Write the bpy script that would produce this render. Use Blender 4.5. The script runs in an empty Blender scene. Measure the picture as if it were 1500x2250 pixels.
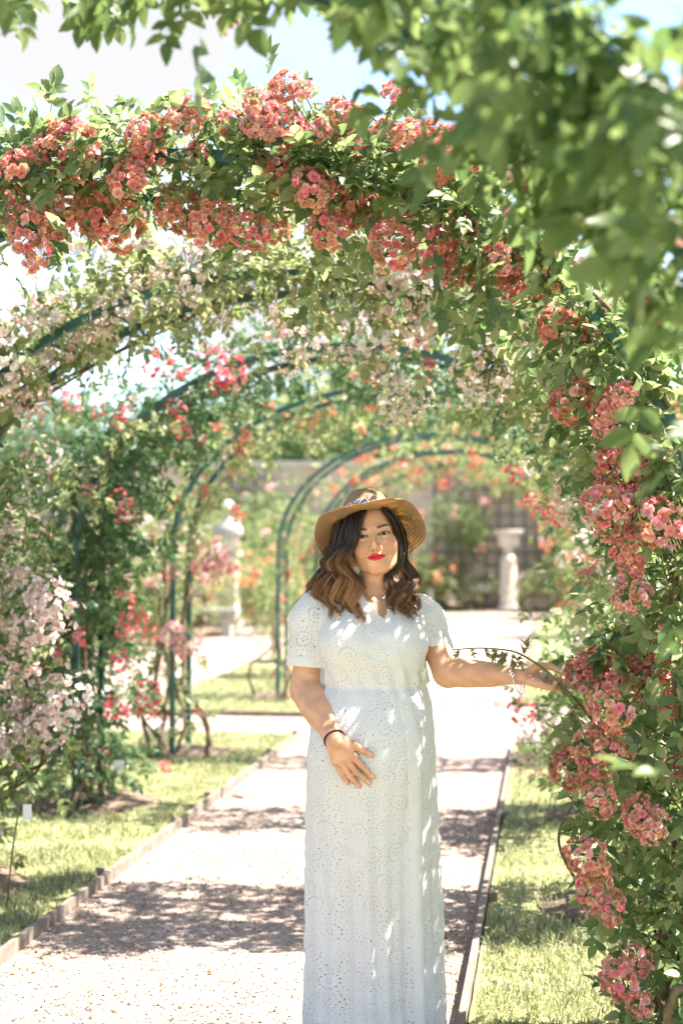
import bpy, math
import numpy as np
from mathutils import Vector, Matrix, Euler

rng = np.random.default_rng(11)
sc = bpy.context.scene
COL = sc.collection
PI = math.pi

# ------------------------------------------------------------------ camera
F = 3125.0                       # focal length in photograph pixels (50 mm, 36 mm tall frame)
YAW, PITCH, EYE = math.radians(8.27), math.radians(1.54), 1.45
cam_d = bpy.data.cameras.new('camera')
cam = bpy.data.objects.new('camera', cam_d); COL.objects.link(cam)
cam.location = (0, 0, EYE)
cam.rotation_euler = (PI/2 + PITCH, 0, YAW)
cam_d.sensor_fit = 'VERTICAL'; cam_d.sensor_height = 36; cam_d.sensor_width = 24; cam_d.lens = 50
cam_d.clip_start = 0.05; cam_d.clip_end = 2000
cam_d.dof.use_dof = True; cam_d.dof.focus_distance = 4.12; cam_d.dof.aperture_fstop = 2.3
sc.camera = cam

# ------------------------------------------------------------------ light
SUN_EL, SUN_AZ = math.radians(57), math.radians(9)     # azimuth from +X towards +Y
sdir = Vector((math.cos(SUN_EL)*math.cos(SUN_AZ), math.cos(SUN_EL)*math.sin(SUN_AZ), math.sin(SUN_EL)))
sun_d = bpy.data.lights.new('sun', 'SUN'); sun_d.energy = 3.5; sun_d.angle = math.radians(0.55); sun_d.color = (1, .93, .84)
sun = bpy.data.objects.new('sun', sun_d); COL.objects.link(sun)
sun.rotation_euler = sdir.to_track_quat('Z', 'Y').to_euler(); sun.location = (6, 2, 9)

world = bpy.data.worlds.new('World'); sc.world = world; world.use_nodes = True
nt = world.node_tree; nt.nodes.clear()
wo = nt.nodes.new('ShaderNodeOutputWorld'); bg = nt.nodes.new('ShaderNodeBackground'); sky = nt.nodes.new('ShaderNodeTexSky')
sky.sky_type = 'NISHITA'; sky.sun_disc = False; sky.sun_elevation = SUN_EL; sky.sun_rotation = math.atan2(sdir.x, sdir.y)
sky.air_density = 1.0; sky.dust_density = 0.8; sky.ozone_density = 1.0
bg.inputs['Strength'].default_value = 0.064
tc = nt.nodes.new('ShaderNodeTexCoord'); mp = nt.nodes.new('ShaderNodeMapping'); mp.inputs['Scale'].default_value = (2.2, 2.2, 5.0)
mp.inputs['Location'].default_value = (.35, .1, .2)
nz = nt.nodes.new('ShaderNodeTexNoise'); nz.inputs['Scale'].default_value = 1.5; nz.inputs['Detail'].default_value = 5; nz.inputs['Roughness'].default_value = .5
rp = nt.nodes.new('ShaderNodeValToRGB'); rp.color_ramp.elements[0].position = .47; rp.color_ramp.elements[1].position = .64
mx = nt.nodes.new('ShaderNodeMix'); mx.data_type = 'RGBA'; mx.inputs['B'].default_value = (2.05, 2.05, 2.1, 1)
nt.links.new(tc.outputs['Generated'], mp.inputs['Vector']); nt.links.new(mp.outputs['Vector'], nz.inputs['Vector'])
nt.links.new(nz.outputs['Fac'], rp.inputs['Fac']); nt.links.new(rp.outputs['Color'], mx.inputs['Factor'])
nt.links.new(sky.outputs['Color'], mx.inputs['A']); nt.links.new(mx.outputs['Result'], bg.inputs['Color'])
nt.links.new(bg.outputs['Background'], wo.inputs['Surface'])

sc.view_settings.view_transform = 'Standard'; sc.view_settings.look = 'None'
sc.view_settings.gamma = 1; sc.view_settings.exposure = 2.88; sc.view_settings.use_curve_mapping = False
sc.render.engine = 'CYCLES'; sc.cycles.max_bounces = 8; sc.cycles.transparent_max_bounces = 12
sc.cycles.use_denoising = True

# ------------------------------------------------------------------ helpers
RM = np.array(Euler((PI/2 + PITCH, 0, YAW)).to_matrix())
def ray(px, py):
    return RM @ np.array(((px-750)/F, (1125-py)/F, -1.0))
def P(px, py, Y):
    """the point of the world seen at a photograph pixel, at distance Y along the path"""
    d = ray(px, py); return d*(Y/d[1]) + np.array((0, 0, EYE))
def G(px, py):
    d = ray(px, py); return d*(-EYE/d[2]) + np.array((0, 0, EYE))
def project(p):
    q = (np.asarray(p) - np.array((0, 0, EYE))) @ RM
    return 750 + F*q[..., 0]/-q[..., 2], 1125 - F*q[..., 1]/-q[..., 2], -q[..., 2]
def nrm(v):
    v = np.asarray(v, float); return v/np.maximum(np.linalg.norm(v, axis=-1, keepdims=True), 1e-9)

def make_mesh(name, V, tris=None, quads=None, col=None, uv=None, smooth=True):
    V = np.asarray(V, np.float32).reshape(-1, 3)
    tris = np.zeros((0, 3), np.int32) if tris is None else np.asarray(tris, np.int32).reshape(-1, 3)
    quads = np.zeros((0, 4), np.int32) if quads is None else np.asarray(quads, np.int32).reshape(-1, 4)
    me = bpy.data.meshes.new(name)
    me.vertices.add(len(V)); me.vertices.foreach_set('co', V.ravel())
    nl = len(tris)*3 + len(quads)*4
    me.loops.add(nl); li = np.concatenate((tris.ravel(), quads.ravel())).astype(np.int32)
    me.loops.foreach_set('vertex_index', li)
    npol = len(tris) + len(quads); me.polygons.add(npol)
    st = np.concatenate((np.arange(len(tris))*3, len(tris)*3 + np.arange(len(quads))*4)).astype(np.int32)
    me.polygons.foreach_set('loop_start', st)
    me.polygons.foreach_set('use_smooth', np.full(npol, smooth, bool))
    if col is not None:
        a = me.color_attributes.new('Col', 'FLOAT_COLOR', 'POINT')
        c = np.ones((len(V), 4), np.float32); c[:, :3] = col
        a.data.foreach_set('color', c.ravel())
    if uv is not None:
        l = me.uv_layers.new(name='UVMap'); l.data.foreach_set('uv', np.asarray(uv, np.float32)[li].ravel())
    me.update(calc_edges=True); me.validate()
    return me
def link(name, me, mat, parent=None):
    o = bpy.data.objects.new(name, me); COL.objects.link(o)
    if mat is not None and me is not None and len(me.materials) == 0: me.materials.append(mat)
    if parent is not None: o.parent = parent
    return o
def obj(name, V, mat, parent=None, tris=None, quads=None, col=None, uv=None, smooth=True):
    return link(name, make_mesh(name, V, tris, quads, col, uv, smooth), mat, parent)
def tag(o, label=None, cat=None, group=None, kind=None):
    if label: o['label'] = label
    if cat: o['category'] = cat
    if group: o['group'] = group
    if kind: o['kind'] = kind
    return o
def thing(name, label, cat, loc=(0, 0, 0), group=None):
    o = bpy.data.objects.new(name, None); COL.objects.link(o); o.location = loc; o.empty_display_size = .1
    return tag(o, label, cat, group)

class MB:
    """collects shapes into one mesh"""
    def __init__(s): s.V, s.T, s.Q, s.C, s.n = [], [], [], [], 0
    def add(s, V, tris=None, quads=None, col=None):
        V = np.asarray(V, float).reshape(-1, 3); s.V.append(V)
        if tris is not None and len(tris): s.T.append(np.asarray(tris).reshape(-1, 3) + s.n)
        if quads is not None and len(quads): s.Q.append(np.asarray(quads).reshape(-1, 4) + s.n)
        s.C.append(np.broadcast_to(np.asarray((1, 1, 1) if col is None else col, float), V.shape)); s.n += len(V)
        return s
    def box(s, lo, hi, col=None, bev=0.0):
        x0, y0, z0 = lo; x1, y1, z1 = hi
        V = [(x0,y0,z0),(x1,y0,z0),(x1,y1,z0),(x0,y1,z0),(x0,y0,z1),(x1,y0,z1),(x1,y1,z1),(x0,y1,z1)]
        Q = [(3,2,1,0),(4,5,6,7),(0,1,5,4),(1,2,6,5),(2,3,7,6),(3,0,4,7)]
        return s.add(V, quads=Q, col=col)
    def tube(s, pts, r, n=6, col=None, flat=None, cap=True):
        pts = np.asarray(pts, float); m = len(pts); r = np.broadcast_to(np.asarray(r, float), (m,))
        tan = nrm(np.gradient(pts, axis=0)); up = np.array((0, 0, 1.)) if abs(tan[0][2]) < .9 else np.array((1., 0, 0))
        if flat is not None: up = np.asarray(flat, float)
        u = nrm(np.cross(tan[0], up)); V = []
        a = np.arange(n)*2*PI/n + (PI/4 if n == 4 else 0)
        for i in range(m):
            u = nrm(u - tan[i]*np.dot(u, tan[i])); w = np.cross(tan[i], u)
            V.append(pts[i] + r[i]*(np.cos(a)[:, None]*u + np.sin(a)[:, None]*w))
        V = np.concatenate(V); Q = []
        for i in range(m-1):
            b = np.arange(n); c = (b+1) % n
            Q.append(np.stack((i*n+b, i*n+c, (i+1)*n+c, (i+1)*n+b), 1))
        T = []
        if cap:
            for k in range(1, n-1): T.append((0, k+1, k)); T.append(((m-1)*n, (m-1)*n+k, (m-1)*n+k+1))
        C = col if col is None or np.ndim(col) == 1 else np.repeat(np.asarray(col), n, axis=0)
        return s.add(V, T, np.concatenate(Q), C)
    def lathe(s, prof, c=(0, 0, 0), n=24, col=None):
        prof = np.asarray(prof, float); m = len(prof); a = np.arange(n)*2*PI/n
        V = np.stack((prof[:, 0, None]*np.cos(a), prof[:, 0, None]*np.sin(a), np.repeat(prof[:, 1, None], n, 1)), -1).reshape(-1, 3) + np.asarray(c)
        Q = []
        for i in range(m-1):
            b = np.arange(n); d = (b+1) % n
            Q.append(np.stack((i*n+b, i*n+d, (i+1)*n+d, (i+1)*n+b), 1))
        return s.add(V, None, np.concatenate(Q), col)
    def mesh(s, name, smooth=True):
        return make_mesh(name, np.concatenate(s.V), np.concatenate(s.T) if s.T else None, np.concatenate(s.Q) if s.Q else None, np.concatenate(s.C), None, smooth)
    def build(s, name, mat, parent=None, smooth=True):
        return link(name, s.mesh(name, smooth), mat, parent)

def bez(pts, n=24):
    """smooth curve through points (Catmull-Rom)"""
    p = np.asarray(pts, float); p = np.vstack((2*p[0]-p[1], p, 2*p[-1]-p[-2])); k = len(p)-3; out = []
    for t in np.linspace(0, k-1e-6, n):
        i = int(t); f = t-i; a, b, c, d = p[i], p[i+1], p[i+2], p[i+3]
        out.append(.5*(2*b + (c-a)*f + (2*a-5*b+4*c-d)*f*f + (3*b-a-3*c+d)*f**3))
    return np.array(out)

# ------------------------------------------------------------------ materials
def new_mat(name):
    m = bpy.data.materials.new(name); m.use_nodes = True; t = m.node_tree
    return m, t, t.nodes['Principled BSDF'], t.nodes['Material Output']
def N(t, kind, **kw):
    n = t.nodes.new(kind)
    for k, v in kw.items():
        if k in n.inputs.keys(): n.inputs[k].default_value = v
        else: setattr(n, k, v)
    return n
def ramp(t, fac, stops):
    r = t.nodes.new('ShaderNodeValToRGB'); e = r.color_ramp.elements
    e[0].position, e[0].color = stops[0][0], (*stops[0][1], 1); e[1].position, e[1].color = stops[-1][0], (*stops[-1][1], 1)
    for p, c in stops[1:-1]:
        x = e.new(p); x.color = (*c, 1)
    t.links.new(fac, r.inputs['Fac']); return r
def math_n(t, op, a, b=None, c=None):
    n = t.nodes.new('ShaderNodeMath'); n.operation = op
    for i, v in enumerate((a, b, c)):
        if v is None: continue
        if isinstance(v, (int, float)): n.inputs[i].default_value = v
        else: t.links.new(v, n.inputs[i])
    return n.outputs[0]
def bump(t, bs, h, strength=.3, dist=.01):
    b = N(t, 'ShaderNodeBump'); b.inputs['Strength'].default_value = strength; b.inputs['Distance'].default_value = dist
    t.links.new(h, b.inputs['Height']); t.links.new(b.outputs['Normal'], bs.inputs['Normal']); return b

def leaf_mat(name, stops, trans=.35, rough=.42):
    m, t, b, o = new_mat(name)
    g = N(t, 'ShaderNodeNewGeometry'); oi = N(t, 'ShaderNodeObjectInfo')
    f = math_n(t, 'FRACT', math_n(t, 'ADD', g.outputs['Random Per Island'], oi.outputs['Random']))
    r = ramp(t, f, stops); t.links.new(r.outputs['Color'], b.inputs['Base Color'])
    b.inputs['Roughness'].default_value = rough; b.inputs['Specular IOR Level'].default_value = .45
    tr = N(t, 'ShaderNodeBsdfTranslucent'); hs = N(t, 'ShaderNodeHueSaturation', Hue=.485, Saturation=1.0, Value=1.95)
    t.links.new(r.outputs['Color'], hs.inputs['Color']); t.links.new(hs.outputs['Color'], tr.inputs['Color'])
    mixs = N(t, 'ShaderNodeMixShader'); mixs.inputs[0].default_value = trans
    t.links.new(b.outputs[0], mixs.inputs[1]); t.links.new(tr.outputs[0], mixs.inputs[2]); t.links.new(mixs.outputs[0], o.inputs['Surface'])
    return m
def col_mat(name, rough=.6, trans=0., spec=.3, sss=0.):
    m, t, b, o = new_mat(name)
    a = N(t, 'ShaderNodeVertexColor', layer_name='Col'); t.links.new(a.outputs['Color'], b.inputs['Base Color'])
    b.inputs['Roughness'].default_value = rough; b.inputs['Specular IOR Level'].default_value = spec
    if sss:
        b.inputs['Subsurface Weight'].default_value = sss; b.inputs['Subsurface Radius'].default_value = (.012, .005, .003)
        b.inputs['Subsurface Scale'].default_value = 1.0
    if trans:
        tr = N(t, 'ShaderNodeBsdfTranslucent'); t.links.new(a.outputs['Color'], tr.inputs['Color'])
        mixs = N(t, 'ShaderNodeMixShader'); mixs.inputs[0].default_value = trans
        t.links.new(b.outputs[0], mixs.inputs[1]); t.links.new(tr.outputs[0], mixs.inputs[2]); t.links.new(mixs.outputs[0], o.inputs['Surface'])
    return m
def noise_mat(name, stops, scale=8, detail=6, rough=.8, bs=.3, bd=.01, spec=.3, metal=0., coord='Object'):
    m, t, b, o = new_mat(name); c = N(t, 'ShaderNodeTexCoord')
    n = N(t, 'ShaderNodeTexNoise', Scale=scale, Detail=detail, Roughness=.6); t.links.new(c.outputs[coord], n.inputs['Vector'])
    r = ramp(t, n.outputs['Fac'], stops); t.links.new(r.outputs['Color'], b.inputs['Base Color'])
    b.inputs['Roughness'].default_value = rough; b.inputs['Specular IOR Level'].default_value = spec; b.inputs['Metallic'].default_value = metal
    if bs: bump(t, b, n.outputs['Fac'], bs, bd)
    return m

M = {}
M['leaf_dark'] = leaf_mat('leaf_dark', [(0, (.05, .095, .028)), (.5, (.085, .135, .04)), (1, (.14, .19, .065))], .5)
M['leaf_mid'] = leaf_mat('leaf_mid', [(0, (.055, .105, .038)), (.4, (.105, .165, .055)), (.75, (.18, .225, .09)), (1, (.27, .29, .14))], .44, .42)
M['leaf_pale'] = leaf_mat('leaf_pale', [(0, (.10, .145, .05)), (.5, (.17, .215, .08)), (1, (.28, .30, .15))], .45)
M['leaf_deep'] = leaf_mat('leaf_deep', [(0, (.035, .085, .032)), (.5, (.06, .125, .045)), (1, (.13, .19, .08))], .42)
M['leaf_tree'] = leaf_mat('leaf_tree', [(0, (.03, .065, .02)), (.5, (.05, .10, .03)), (1, (.09, .15, .05))], .3)
M['leaf_limp'] = leaf_mat('leaf_limp', [(0, (.18, .20, .09)), (.5, (.26, .27, .13)), (1, (.33, .30, .17))], .4)
M['petal'] = col_mat('petal', .6, .3)
M['iron'] = noise_mat('green_iron', [(.3, (.018, .075, .062)), (.7, (.030, .11, .09))], 30, 4, .42, .1, .002, .5)
M['cane'] = noise_mat('cane_bark', [(.3, (.09, .065, .035)), (.7, (.20, .14, .08))], 40, 5, .8, .4, .004)
M['cane_green'] = noise_mat('cane_green', [(.3, (.09, .10, .035)), (.7, (.20, .15, .07))], 25, 4, .6, .2, .002)

# ------------------------------------------------------------------ ground
def ground_mat(name, stops, s1, s2, rough=.9, bs=.4, bd=.02):
    m, t, b, o = new_mat(name); c = N(t, 'ShaderNodeTexCoord')
    n1 = N(t, 'ShaderNodeTexNoise', Scale=s1, Detail=8, Roughness=.65); n2 = N(t, 'ShaderNodeTexNoise', Scale=s2, Detail=4, Roughness=.7)
    for n in (n1, n2): t.links.new(c.outputs['Object'], n.inputs['Vector'])
    f = math_n(t, 'ADD', math_n(t, 'MULTIPLY', n1.outputs['Fac'], .6), math_n(t, 'MULTIPLY', n2.outputs['Fac'], .4))
    r = ramp(t, f, stops); t.links.new(r.outputs['Color'], b.inputs['Base Color'])
    b.inputs['Roughness'].default_value = rough; b.inputs['Specular IOR Level'].default_value = .2
    bump(t, b, n2.outputs['Fac'], bs, bd); return m
M['grass_ground'] = ground_mat('grass_ground', [(.36, (.15, .17, .07)), (.5, (.24, .25, .11)), (.62, (.34, .32, .17))], 1.3, 60)
M['soil'] = ground_mat('soil', [(.35, (.10, .07, .05)), (.5, (.20, .145, .105)), (.65, (.34, .26, .19))], 9, 70, bs=.8)
def gravel_mat():
    m, t, b, o = new_mat('gravel'); c = N(t, 'ShaderNodeTexCoord')
    v = N(t, 'ShaderNodeTexVoronoi', Scale=95.); t.links.new(c.outputs['Object'], v.inputs['Vector'])
    n = N(t, 'ShaderNodeTexNoise', Scale=1.1, Detail=7, Roughness=.6); t.links.new(c.outputs['Object'], n.inputs['Vector'])
    r = ramp(t, v.outputs['Color'], [(0, (.21, .15, .115)), (.45, (.325, .25, .21)), (1, (.43, .36, .31))])
    r2 = ramp(t, n.outputs['Fac'], [(.35, (.82, .78, .74)), (.6, (1, 1, 1))])
    k = N(t, 'ShaderNodeMix', data_type='RGBA', blend_type='MULTIPLY'); k.inputs['Factor'].default_value = 1
    t.links.new(r.outputs['Color'], k.inputs['A']); t.links.new(r2.outputs['Color'], k.inputs['B']); t.links.new(k.outputs['Result'], b.inputs['Base Color'])
    b.inputs['Roughness'].default_value = .9; b.inputs['Specular IOR Level'].default_value = .2
    bump(t, b, v.outputs['Distance'], .9, -.008); return m
M['gravel'] = gravel_mat()

def sheet(name, x0, x1, y0, y1, z, mat, nx=2, ny=2, wob=0., seed=0):
    r = np.random.default_rng(seed)
    xs, ys = np.meshgrid(np.linspace(x0, x1, nx), np.linspace(y0, y1, ny)); V = np.stack((xs, ys, np.full_like(xs, z)), -1).reshape(-1, 3)
    if wob: V[:, 2] += r.uniform(0, wob, len(V))
    i = np.arange(ny-1)[:, None]*nx + np.arange(nx-1)[None]; i = i.ravel()
    o = obj(name, V, mat, quads=np.stack((i, i+1, i+nx+1, i+nx), 1)); o['kind'] = 'structure'; return o
PXL, PXR = -1.895, -0.276            # edges of the main path
LW = -3.72                           # far edge of the left grass strip
CN0, CN1 = 10.9, 12.2                # the cross path
sheet('ground', -400, 400, -60, 900, -.03, M['grass_ground'])
sheet('path_main', PXL, PXR, -3, 36, 0, M['gravel'], 8, 160, .006, 1)
sheet('path_side', -5.6, LW, -3, 36, 0, M['gravel'], 6, 120, .006, 2)
sheet('path_cross', LW, PXL, CN0, CN1, .001, M['gravel'], 8, 6, .004, 3)
sheet('path_cross_right', PXR, 6.0, 10.5, 13.4, .001, M['gravel'], 20, 8, .004, 4)
sheet('path_far', -20, LW, 31.5, 34.4, .006, M['gravel'], 20, 6, .004, 5)
sheet('path_far_centre', LW, 12, 31.5, 34.4, .010, M['gravel'], 20, 6, .002, 6)
LAWNS = [(LW, PXL-.03, -2, CN0), (LW, PXL-.03, CN1+.03, 31.4), (PXR+.03, 6.0, -2, 10.5), (PXR+.03, 6.0, 13.4, 31.4)]
for i, (a, b_, c_, d_) in enumerate(LAWNS):
    sheet('lawn', a, b_, c_, d_, .012, M['grass_ground'], 16, 90, .022, 10+i)
sheet('flower_bed', -24, -5.62, -2, 31.4, .012, M['soil'], 30, 30, .03, 20)
sheet('flower_bed_right', 6.05, 24, -2, 31.4, .012, M['soil'], 30, 30, .03, 21)

# bare soil round the feet of the arches
AX, AR, ASP, ARISE = -1.09, 1.48, 1.45, 1.10      # arch centre, half width, spring height, rise
ARCH_Y = [1.98, 3.83, 5.55, 7.55, 9.58, 13.45, 15.7, 17.9]
ADEP = .45
soil_spots = []
for ay in ARCH_Y:
    for sx in (-1, 1):
        cx, cy = AX + sx*AR, ay + ADEP/2
        soil_spots.append((cx, cy))
        n = 28; a = np.arange(n)*2*PI/n; r = .30 + .16*rng.random(n)
        r = (r + np.roll(r, 1) + np.roll(r, -1))/3
        ring = np.stack((cx + r*1.0*np.cos(a), cy + r*.95*np.sin(a), np.full(n, .036)), 1)
        mid = np.stack((cx + .55*r*np.cos(a), cy + .55*r*np.sin(a), .05 + .025*rng.random(n)), 1)
        V = np.vstack((ring*[1, 1, 0] + [0, 0, .02], ring*[1, 1, 1] , mid, [[cx, cy, .07]]))
        k = np.arange(n); kk = (k+1) % n
        Q = np.vstack((np.stack((k, kk, n+kk, n+k), 1), np.stack((n+k, n+kk, 2*n+kk, 2*n+k), 1)))
        T = np.stack((2*n+k, 2*n+kk, np.full(n, 3*n)), 1)
        obj('soil_patch', V, M['soil'], tris=T, quads=Q)['kind'] = 'structure'

# grass blades
def grass(name, boxes, seed):
    r = np.random.default_rng(seed); XY = []
    for x0, x1, y0, y1, dens in boxes:
        n = int((x1-x0)*(y1-y0)*dens); XY.append(np.stack((r.uniform(x0, x1, n), r.uniform(y0, y1, n)), 1))
    XY = np.vstack(XY)
    s = np.array(soil_spots); d = np.min(np.hypot(XY[:, None, 0]-s[None, :, 0], XY[:, None, 1]-s[None, :, 1]), 1)
    XY = XY[d > .27 + .16*r.random(len(XY))]; n = len(XY)
    tuft = .5 + .5*np.sin(XY[:, 0]*7.1 + 2*np.sin(XY[:, 1]*3.3))*np.sin(XY[:, 1]*5.7 + 2*np.sin(XY[:, 0]*2.9))
    h = (.016 + .030*r.random(n)**2)*(.65 + .75*tuft); w = .0016 + .0018*r.random(n); w *= 1 + .12*np.maximum(XY[:, 1]-4, 0)
    a = r.uniform(0, 2*PI, n); la = r.uniform(0, 2*PI, n); ln = h*(.35 + .7*r.random(n))
    B = np.column_stack((XY, np.full(n, .020))); side = np.stack((np.cos(a), np.sin(a), 0*a), 1)*w[:, None]
    lean = np.stack((np.cos(la)*ln, np.sin(la)*ln, h*.35), 1); up = np.stack((0*h, 0*h, h*.62), 1)
    V = np.stack((B-side, B+side, B+up+.35*lean+.7*side, B+up+.35*lean-.7*side, B+up+lean), 1).reshape(-1, 3)
    i = np.arange(n)*5
    o = obj(name, V, M['blade'], tris=np.stack((i+3, i+2, i+4), 1), quads=np.stack((i, i+1, i+2, i+3), 1), smooth=False)
    return o
M['blade'] = leaf_mat('grass_blade', [(0, (.12, .15, .06)), (.4, (.21, .235, .11)), (.75, (.32, .325, .18)), (1, (.46, .43, .29))], .35, .5)
tag(grass('grass', [(PXR+.05, 1.1, 3.2, 5.6, 8500), (PXR+.05, 1.2, 5.6, 10.4, 3300), (-3.7, PXL-.06, 4.4, 6.6, 8000), (-3.7, PXL-.06, 6.6, CN0-.03, 3600),
                    (-3.7, PXL-.06, CN1+.06, 17, 1500), (PXR+.05, 1.2, 13.5, 18, 1400)], 5), 'short dry green grass on the lawn strips beside the path', 'grass', kind='stuff')
# loose pebbles and dry leaf crumbs on the near path
def pebbles():
    r = np.random.default_rng(8); n = 16000
    y = 3.3 + 5.5*r.random(n)**1.6; x = r.uniform(PXL+.03, PXR-.03, n); s = (.0025 + .0045*r.random(n)**2)*(1 + .06*(y-3.3))
    T0 = np.array([(1,0,0),(-1,0,0),(0,1,0),(0,-1,0),(0,0,.7),(0,0,-.7)], float)
    Fc = np.array([(0,2,4),(2,1,4),(1,3,4),(3,0,4),(2,0,5),(1,2,5),(3,1,5),(0,3,5)])
    a = r.uniform(0, 2*PI, n); ca, sa = np.cos(a), np.sin(a); T = T0[None]*(1 + .5*(r.random((n, 6, 1))-.5))*s[:, None, None]*r.uniform(.6, 1.4, (n, 1, 3))
    V = np.stack((T[..., 0]*ca[:, None]-T[..., 1]*sa[:, None], T[..., 0]*sa[:, None]+T[..., 1]*ca[:, None], T[..., 2]), -1) + np.stack((x, y, .004 + s*.45), 1)[:, None]
    c = np.where(r.random((n, 1)) < .10, np.array([[.22, .13, .07]]), np.array([[.46, .375, .32]]))*(.62 + .55*r.random((n, 1)))
    o = obj('gravel_stones', V.reshape(-1, 3), M['pebble'], tris=(np.arange(n)[:, None, None]*6 + Fc[None]).reshape(-1, 3), col=np.repeat(np.clip(c, 0, .7), 6, 0), smooth=False)
    return tag(o, 'loose pale pinkish gravel stones scattered over the path', 'gravel', kind='stuff')
M['pebble'] = col_mat('pebble', .85)
pebbles()
def litter():
    r = np.random.default_rng(9); n = 1500; y = 3.3 + 7*r.random(n)**1.3; e = r.random(n); x = np.where(e < .45, PXL + .02 + r.exponential(.09, n), np.where(e < .8, PXR - .02 - r.exponential(.08, n), r.uniform(PXL, PXR, n))); x = np.clip(x, PXL+.02, PXR-.02)
    s_ = r.uniform(.004, .011, n); a = r.uniform(0, 2*PI, n); T0 = np.array([(-1, 0, .1), (0, -.55, .25), (1, 0, .1), (0, .55, .3)])
    T = T0[None]*s_[:, None, None]*r.uniform(.7, 1.3, (n, 1, 3)); ca, sa = np.cos(a)[:, None], np.sin(a)[:, None]
    V = np.stack((T[..., 0]*ca-T[..., 1]*sa, T[..., 0]*sa+T[..., 1]*ca, T[..., 2]), -1) + np.stack((x, y, np.full(n, .010)), 1)[:, None]
    pal = np.array([(.30, .17, .08), (.20, .12, .06), (.70, .32, .30), (.12, .17, .06), (.42, .28, .16)]); c = pal[r.choice(5, n, p=[.34, .2, .12, .2, .14])]
    i = np.arange(n)*4; o = obj('fallen_leaves', V.reshape(-1, 3), M['pebble'], tris=np.concatenate((np.stack((i, i+1, i+2), 1), np.stack((i, i+2, i+3), 1))), col=np.repeat(c, 4, 0), smooth=False)
    tag(o, 'dry leaf crumbs and petals fallen along the edges of the path', 'leaf litter', kind='stuff')
litter()

# timber edging: one board after another, pegs at the joints
M['wood'] = noise_mat('edging_wood', [(.3, (.13, .10, .08)), (.7, (.27, .215, .175))], 14, 8, .8, .4, .004)
def edging(label, x, y0, y1, along='y', L=1.9, seed=0):
    t = thing('path_edging', label, 'edging', (x, y0, 0) if along == 'y' else (y0, x, 0), 'timber edging of the paths'); r = np.random.default_rng(seed); p = 0
    while p < y1-y0-.05:
        e = min(p+L+r.uniform(-.1, .1), y1-y0); j = r.uniform(-.004, .004); h = .050 + r.uniform(-.008, .008)
        m = MB()
        if along == 'y': m.box((-.011+j, p+.004, -.02), (.011+j, e-.004, h))
        else: m.box((p+.004, -.014+j, -.02), (e-.004, .014+j, h))
        m.build('board', M['wood'], t, False)
        q = MB(); s = 1 if x > -1 or along == 'x' else -1
        if along == 'y': q.box((s*.036-.018+j, e-.045, -.05), (s*.036+.018+j, e-.005, h+.012))
        else: q.box((e-.045, .018, -.05), (e-.005, .05, h+.012))
        q.build('peg', M['wood'], t, False); p = e
edging('weathered timber edging along the left lawn strip under the shaded rose arches', PXL-.012, 2.2, CN0, seed=1)
edging('weathered timber edging along the lawn strip beside the coral pink roses', PXR+.012, 2.2, 10.5, seed=2)
edging('low dark timber edging facing the cross path behind the woman\'s elbow', CN1+.012, LW, PXL, 'x', 1.0, seed=3)
edging('far timber edging of the left lawn strip beyond the cross path', PXL-.012, CN1+.05, 31, seed=4)
edging('far timber edging of the right lawn strip beyond the cross path', PXR+.012, 13.4, 31, seed=5)

# ------------------------------------------------------------------ arches
def hoop_pts(n=90):
    """left foot to right foot in X,Z, spaced evenly by length"""
    a = np.linspace(PI, 0, 200); arc = np.stack((AR*np.cos(a), ASP + ARISE*np.sin(a)), 1)
    p = np.vstack(([(-AR, -.05)], arc, [(AR, -.05)])); d = np.r_[0, np.cumsum(np.linalg.norm(np.diff(p, axis=0), axis=1))]
    t = np.linspace(0, d[-1], n); return np.stack((np.interp(t, d, p[:, 0]), np.interp(t, d, p[:, 1])), 1), d[-1]
HP, HLEN = hoop_pts(400)
def hoop_at(t):
    """X offset, Z, outward normal (x,z) at t in 0..1"""
    i = np.clip(t, 0, 1)*399; k = np.minimum(i.astype(int), 398); f = (i-k)[:, None]; p = HP[k]*(1-f)+HP[k+1]*f; d = nrm(HP[k+1]-HP[k])
    return p, np.stack((-d[:, 1], d[:, 0]), 1)
def make_arch(y, label):
    t = thing('rose_arch', label, 'arch', (AX, y, 0), 'green iron arches over the path')
    a = np.linspace(PI, 0, 48); rr = .024
    for k, yy in enumerate((0, ADEP)):
        arc = np.stack((AR*np.cos(a), np.full(48, float(yy)), ASP + ARISE*np.sin(a)), 1)
        MB().tube(arc, rr, 4, flat=(0, 1, 0)).build('hoop', M['iron'], t, False)
        for s in (-1, 1):
            MB().tube([(s*AR, yy, -.1), (s*AR, yy, .7), (s*AR, yy, ASP)], rr, 4, flat=(0, 1, 0)).build('post', M['iron'], t, False)
    q, _ = hoop_at(np.linspace(.045, .955, 24))
    cb = MB().tube([(0, .01, 0), (0, ADEP/2, 0), (0, ADEP-.01, 0)], .009, 6).mesh('crossbar')
    for x, z in q:
        o = link('crossbar', cb, M['iron'], t); o.location = (x, 0, z)
    return t
ARCH_LABEL = ['green iron arch in the foreground, hidden in dark blurred rose leaves', 'dark green iron arch wound with coral pink roses above the woman\'s hat',
    'dark green iron arch wound with masses of pale blush roses', 'green iron arch wrapped in deep green leaves with red and pink roses', 'slender green iron arch with sparse vines and small coral roses',
    'bare pale green iron arch standing beyond the cross path', 'green iron hoop arch lightly grown with peach roses, second beyond the cross path', 'farthest green iron arch topped with salmon roses']
for y, l in zip(ARCH_Y, ARCH_LABEL): make_arch(y, l)

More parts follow.
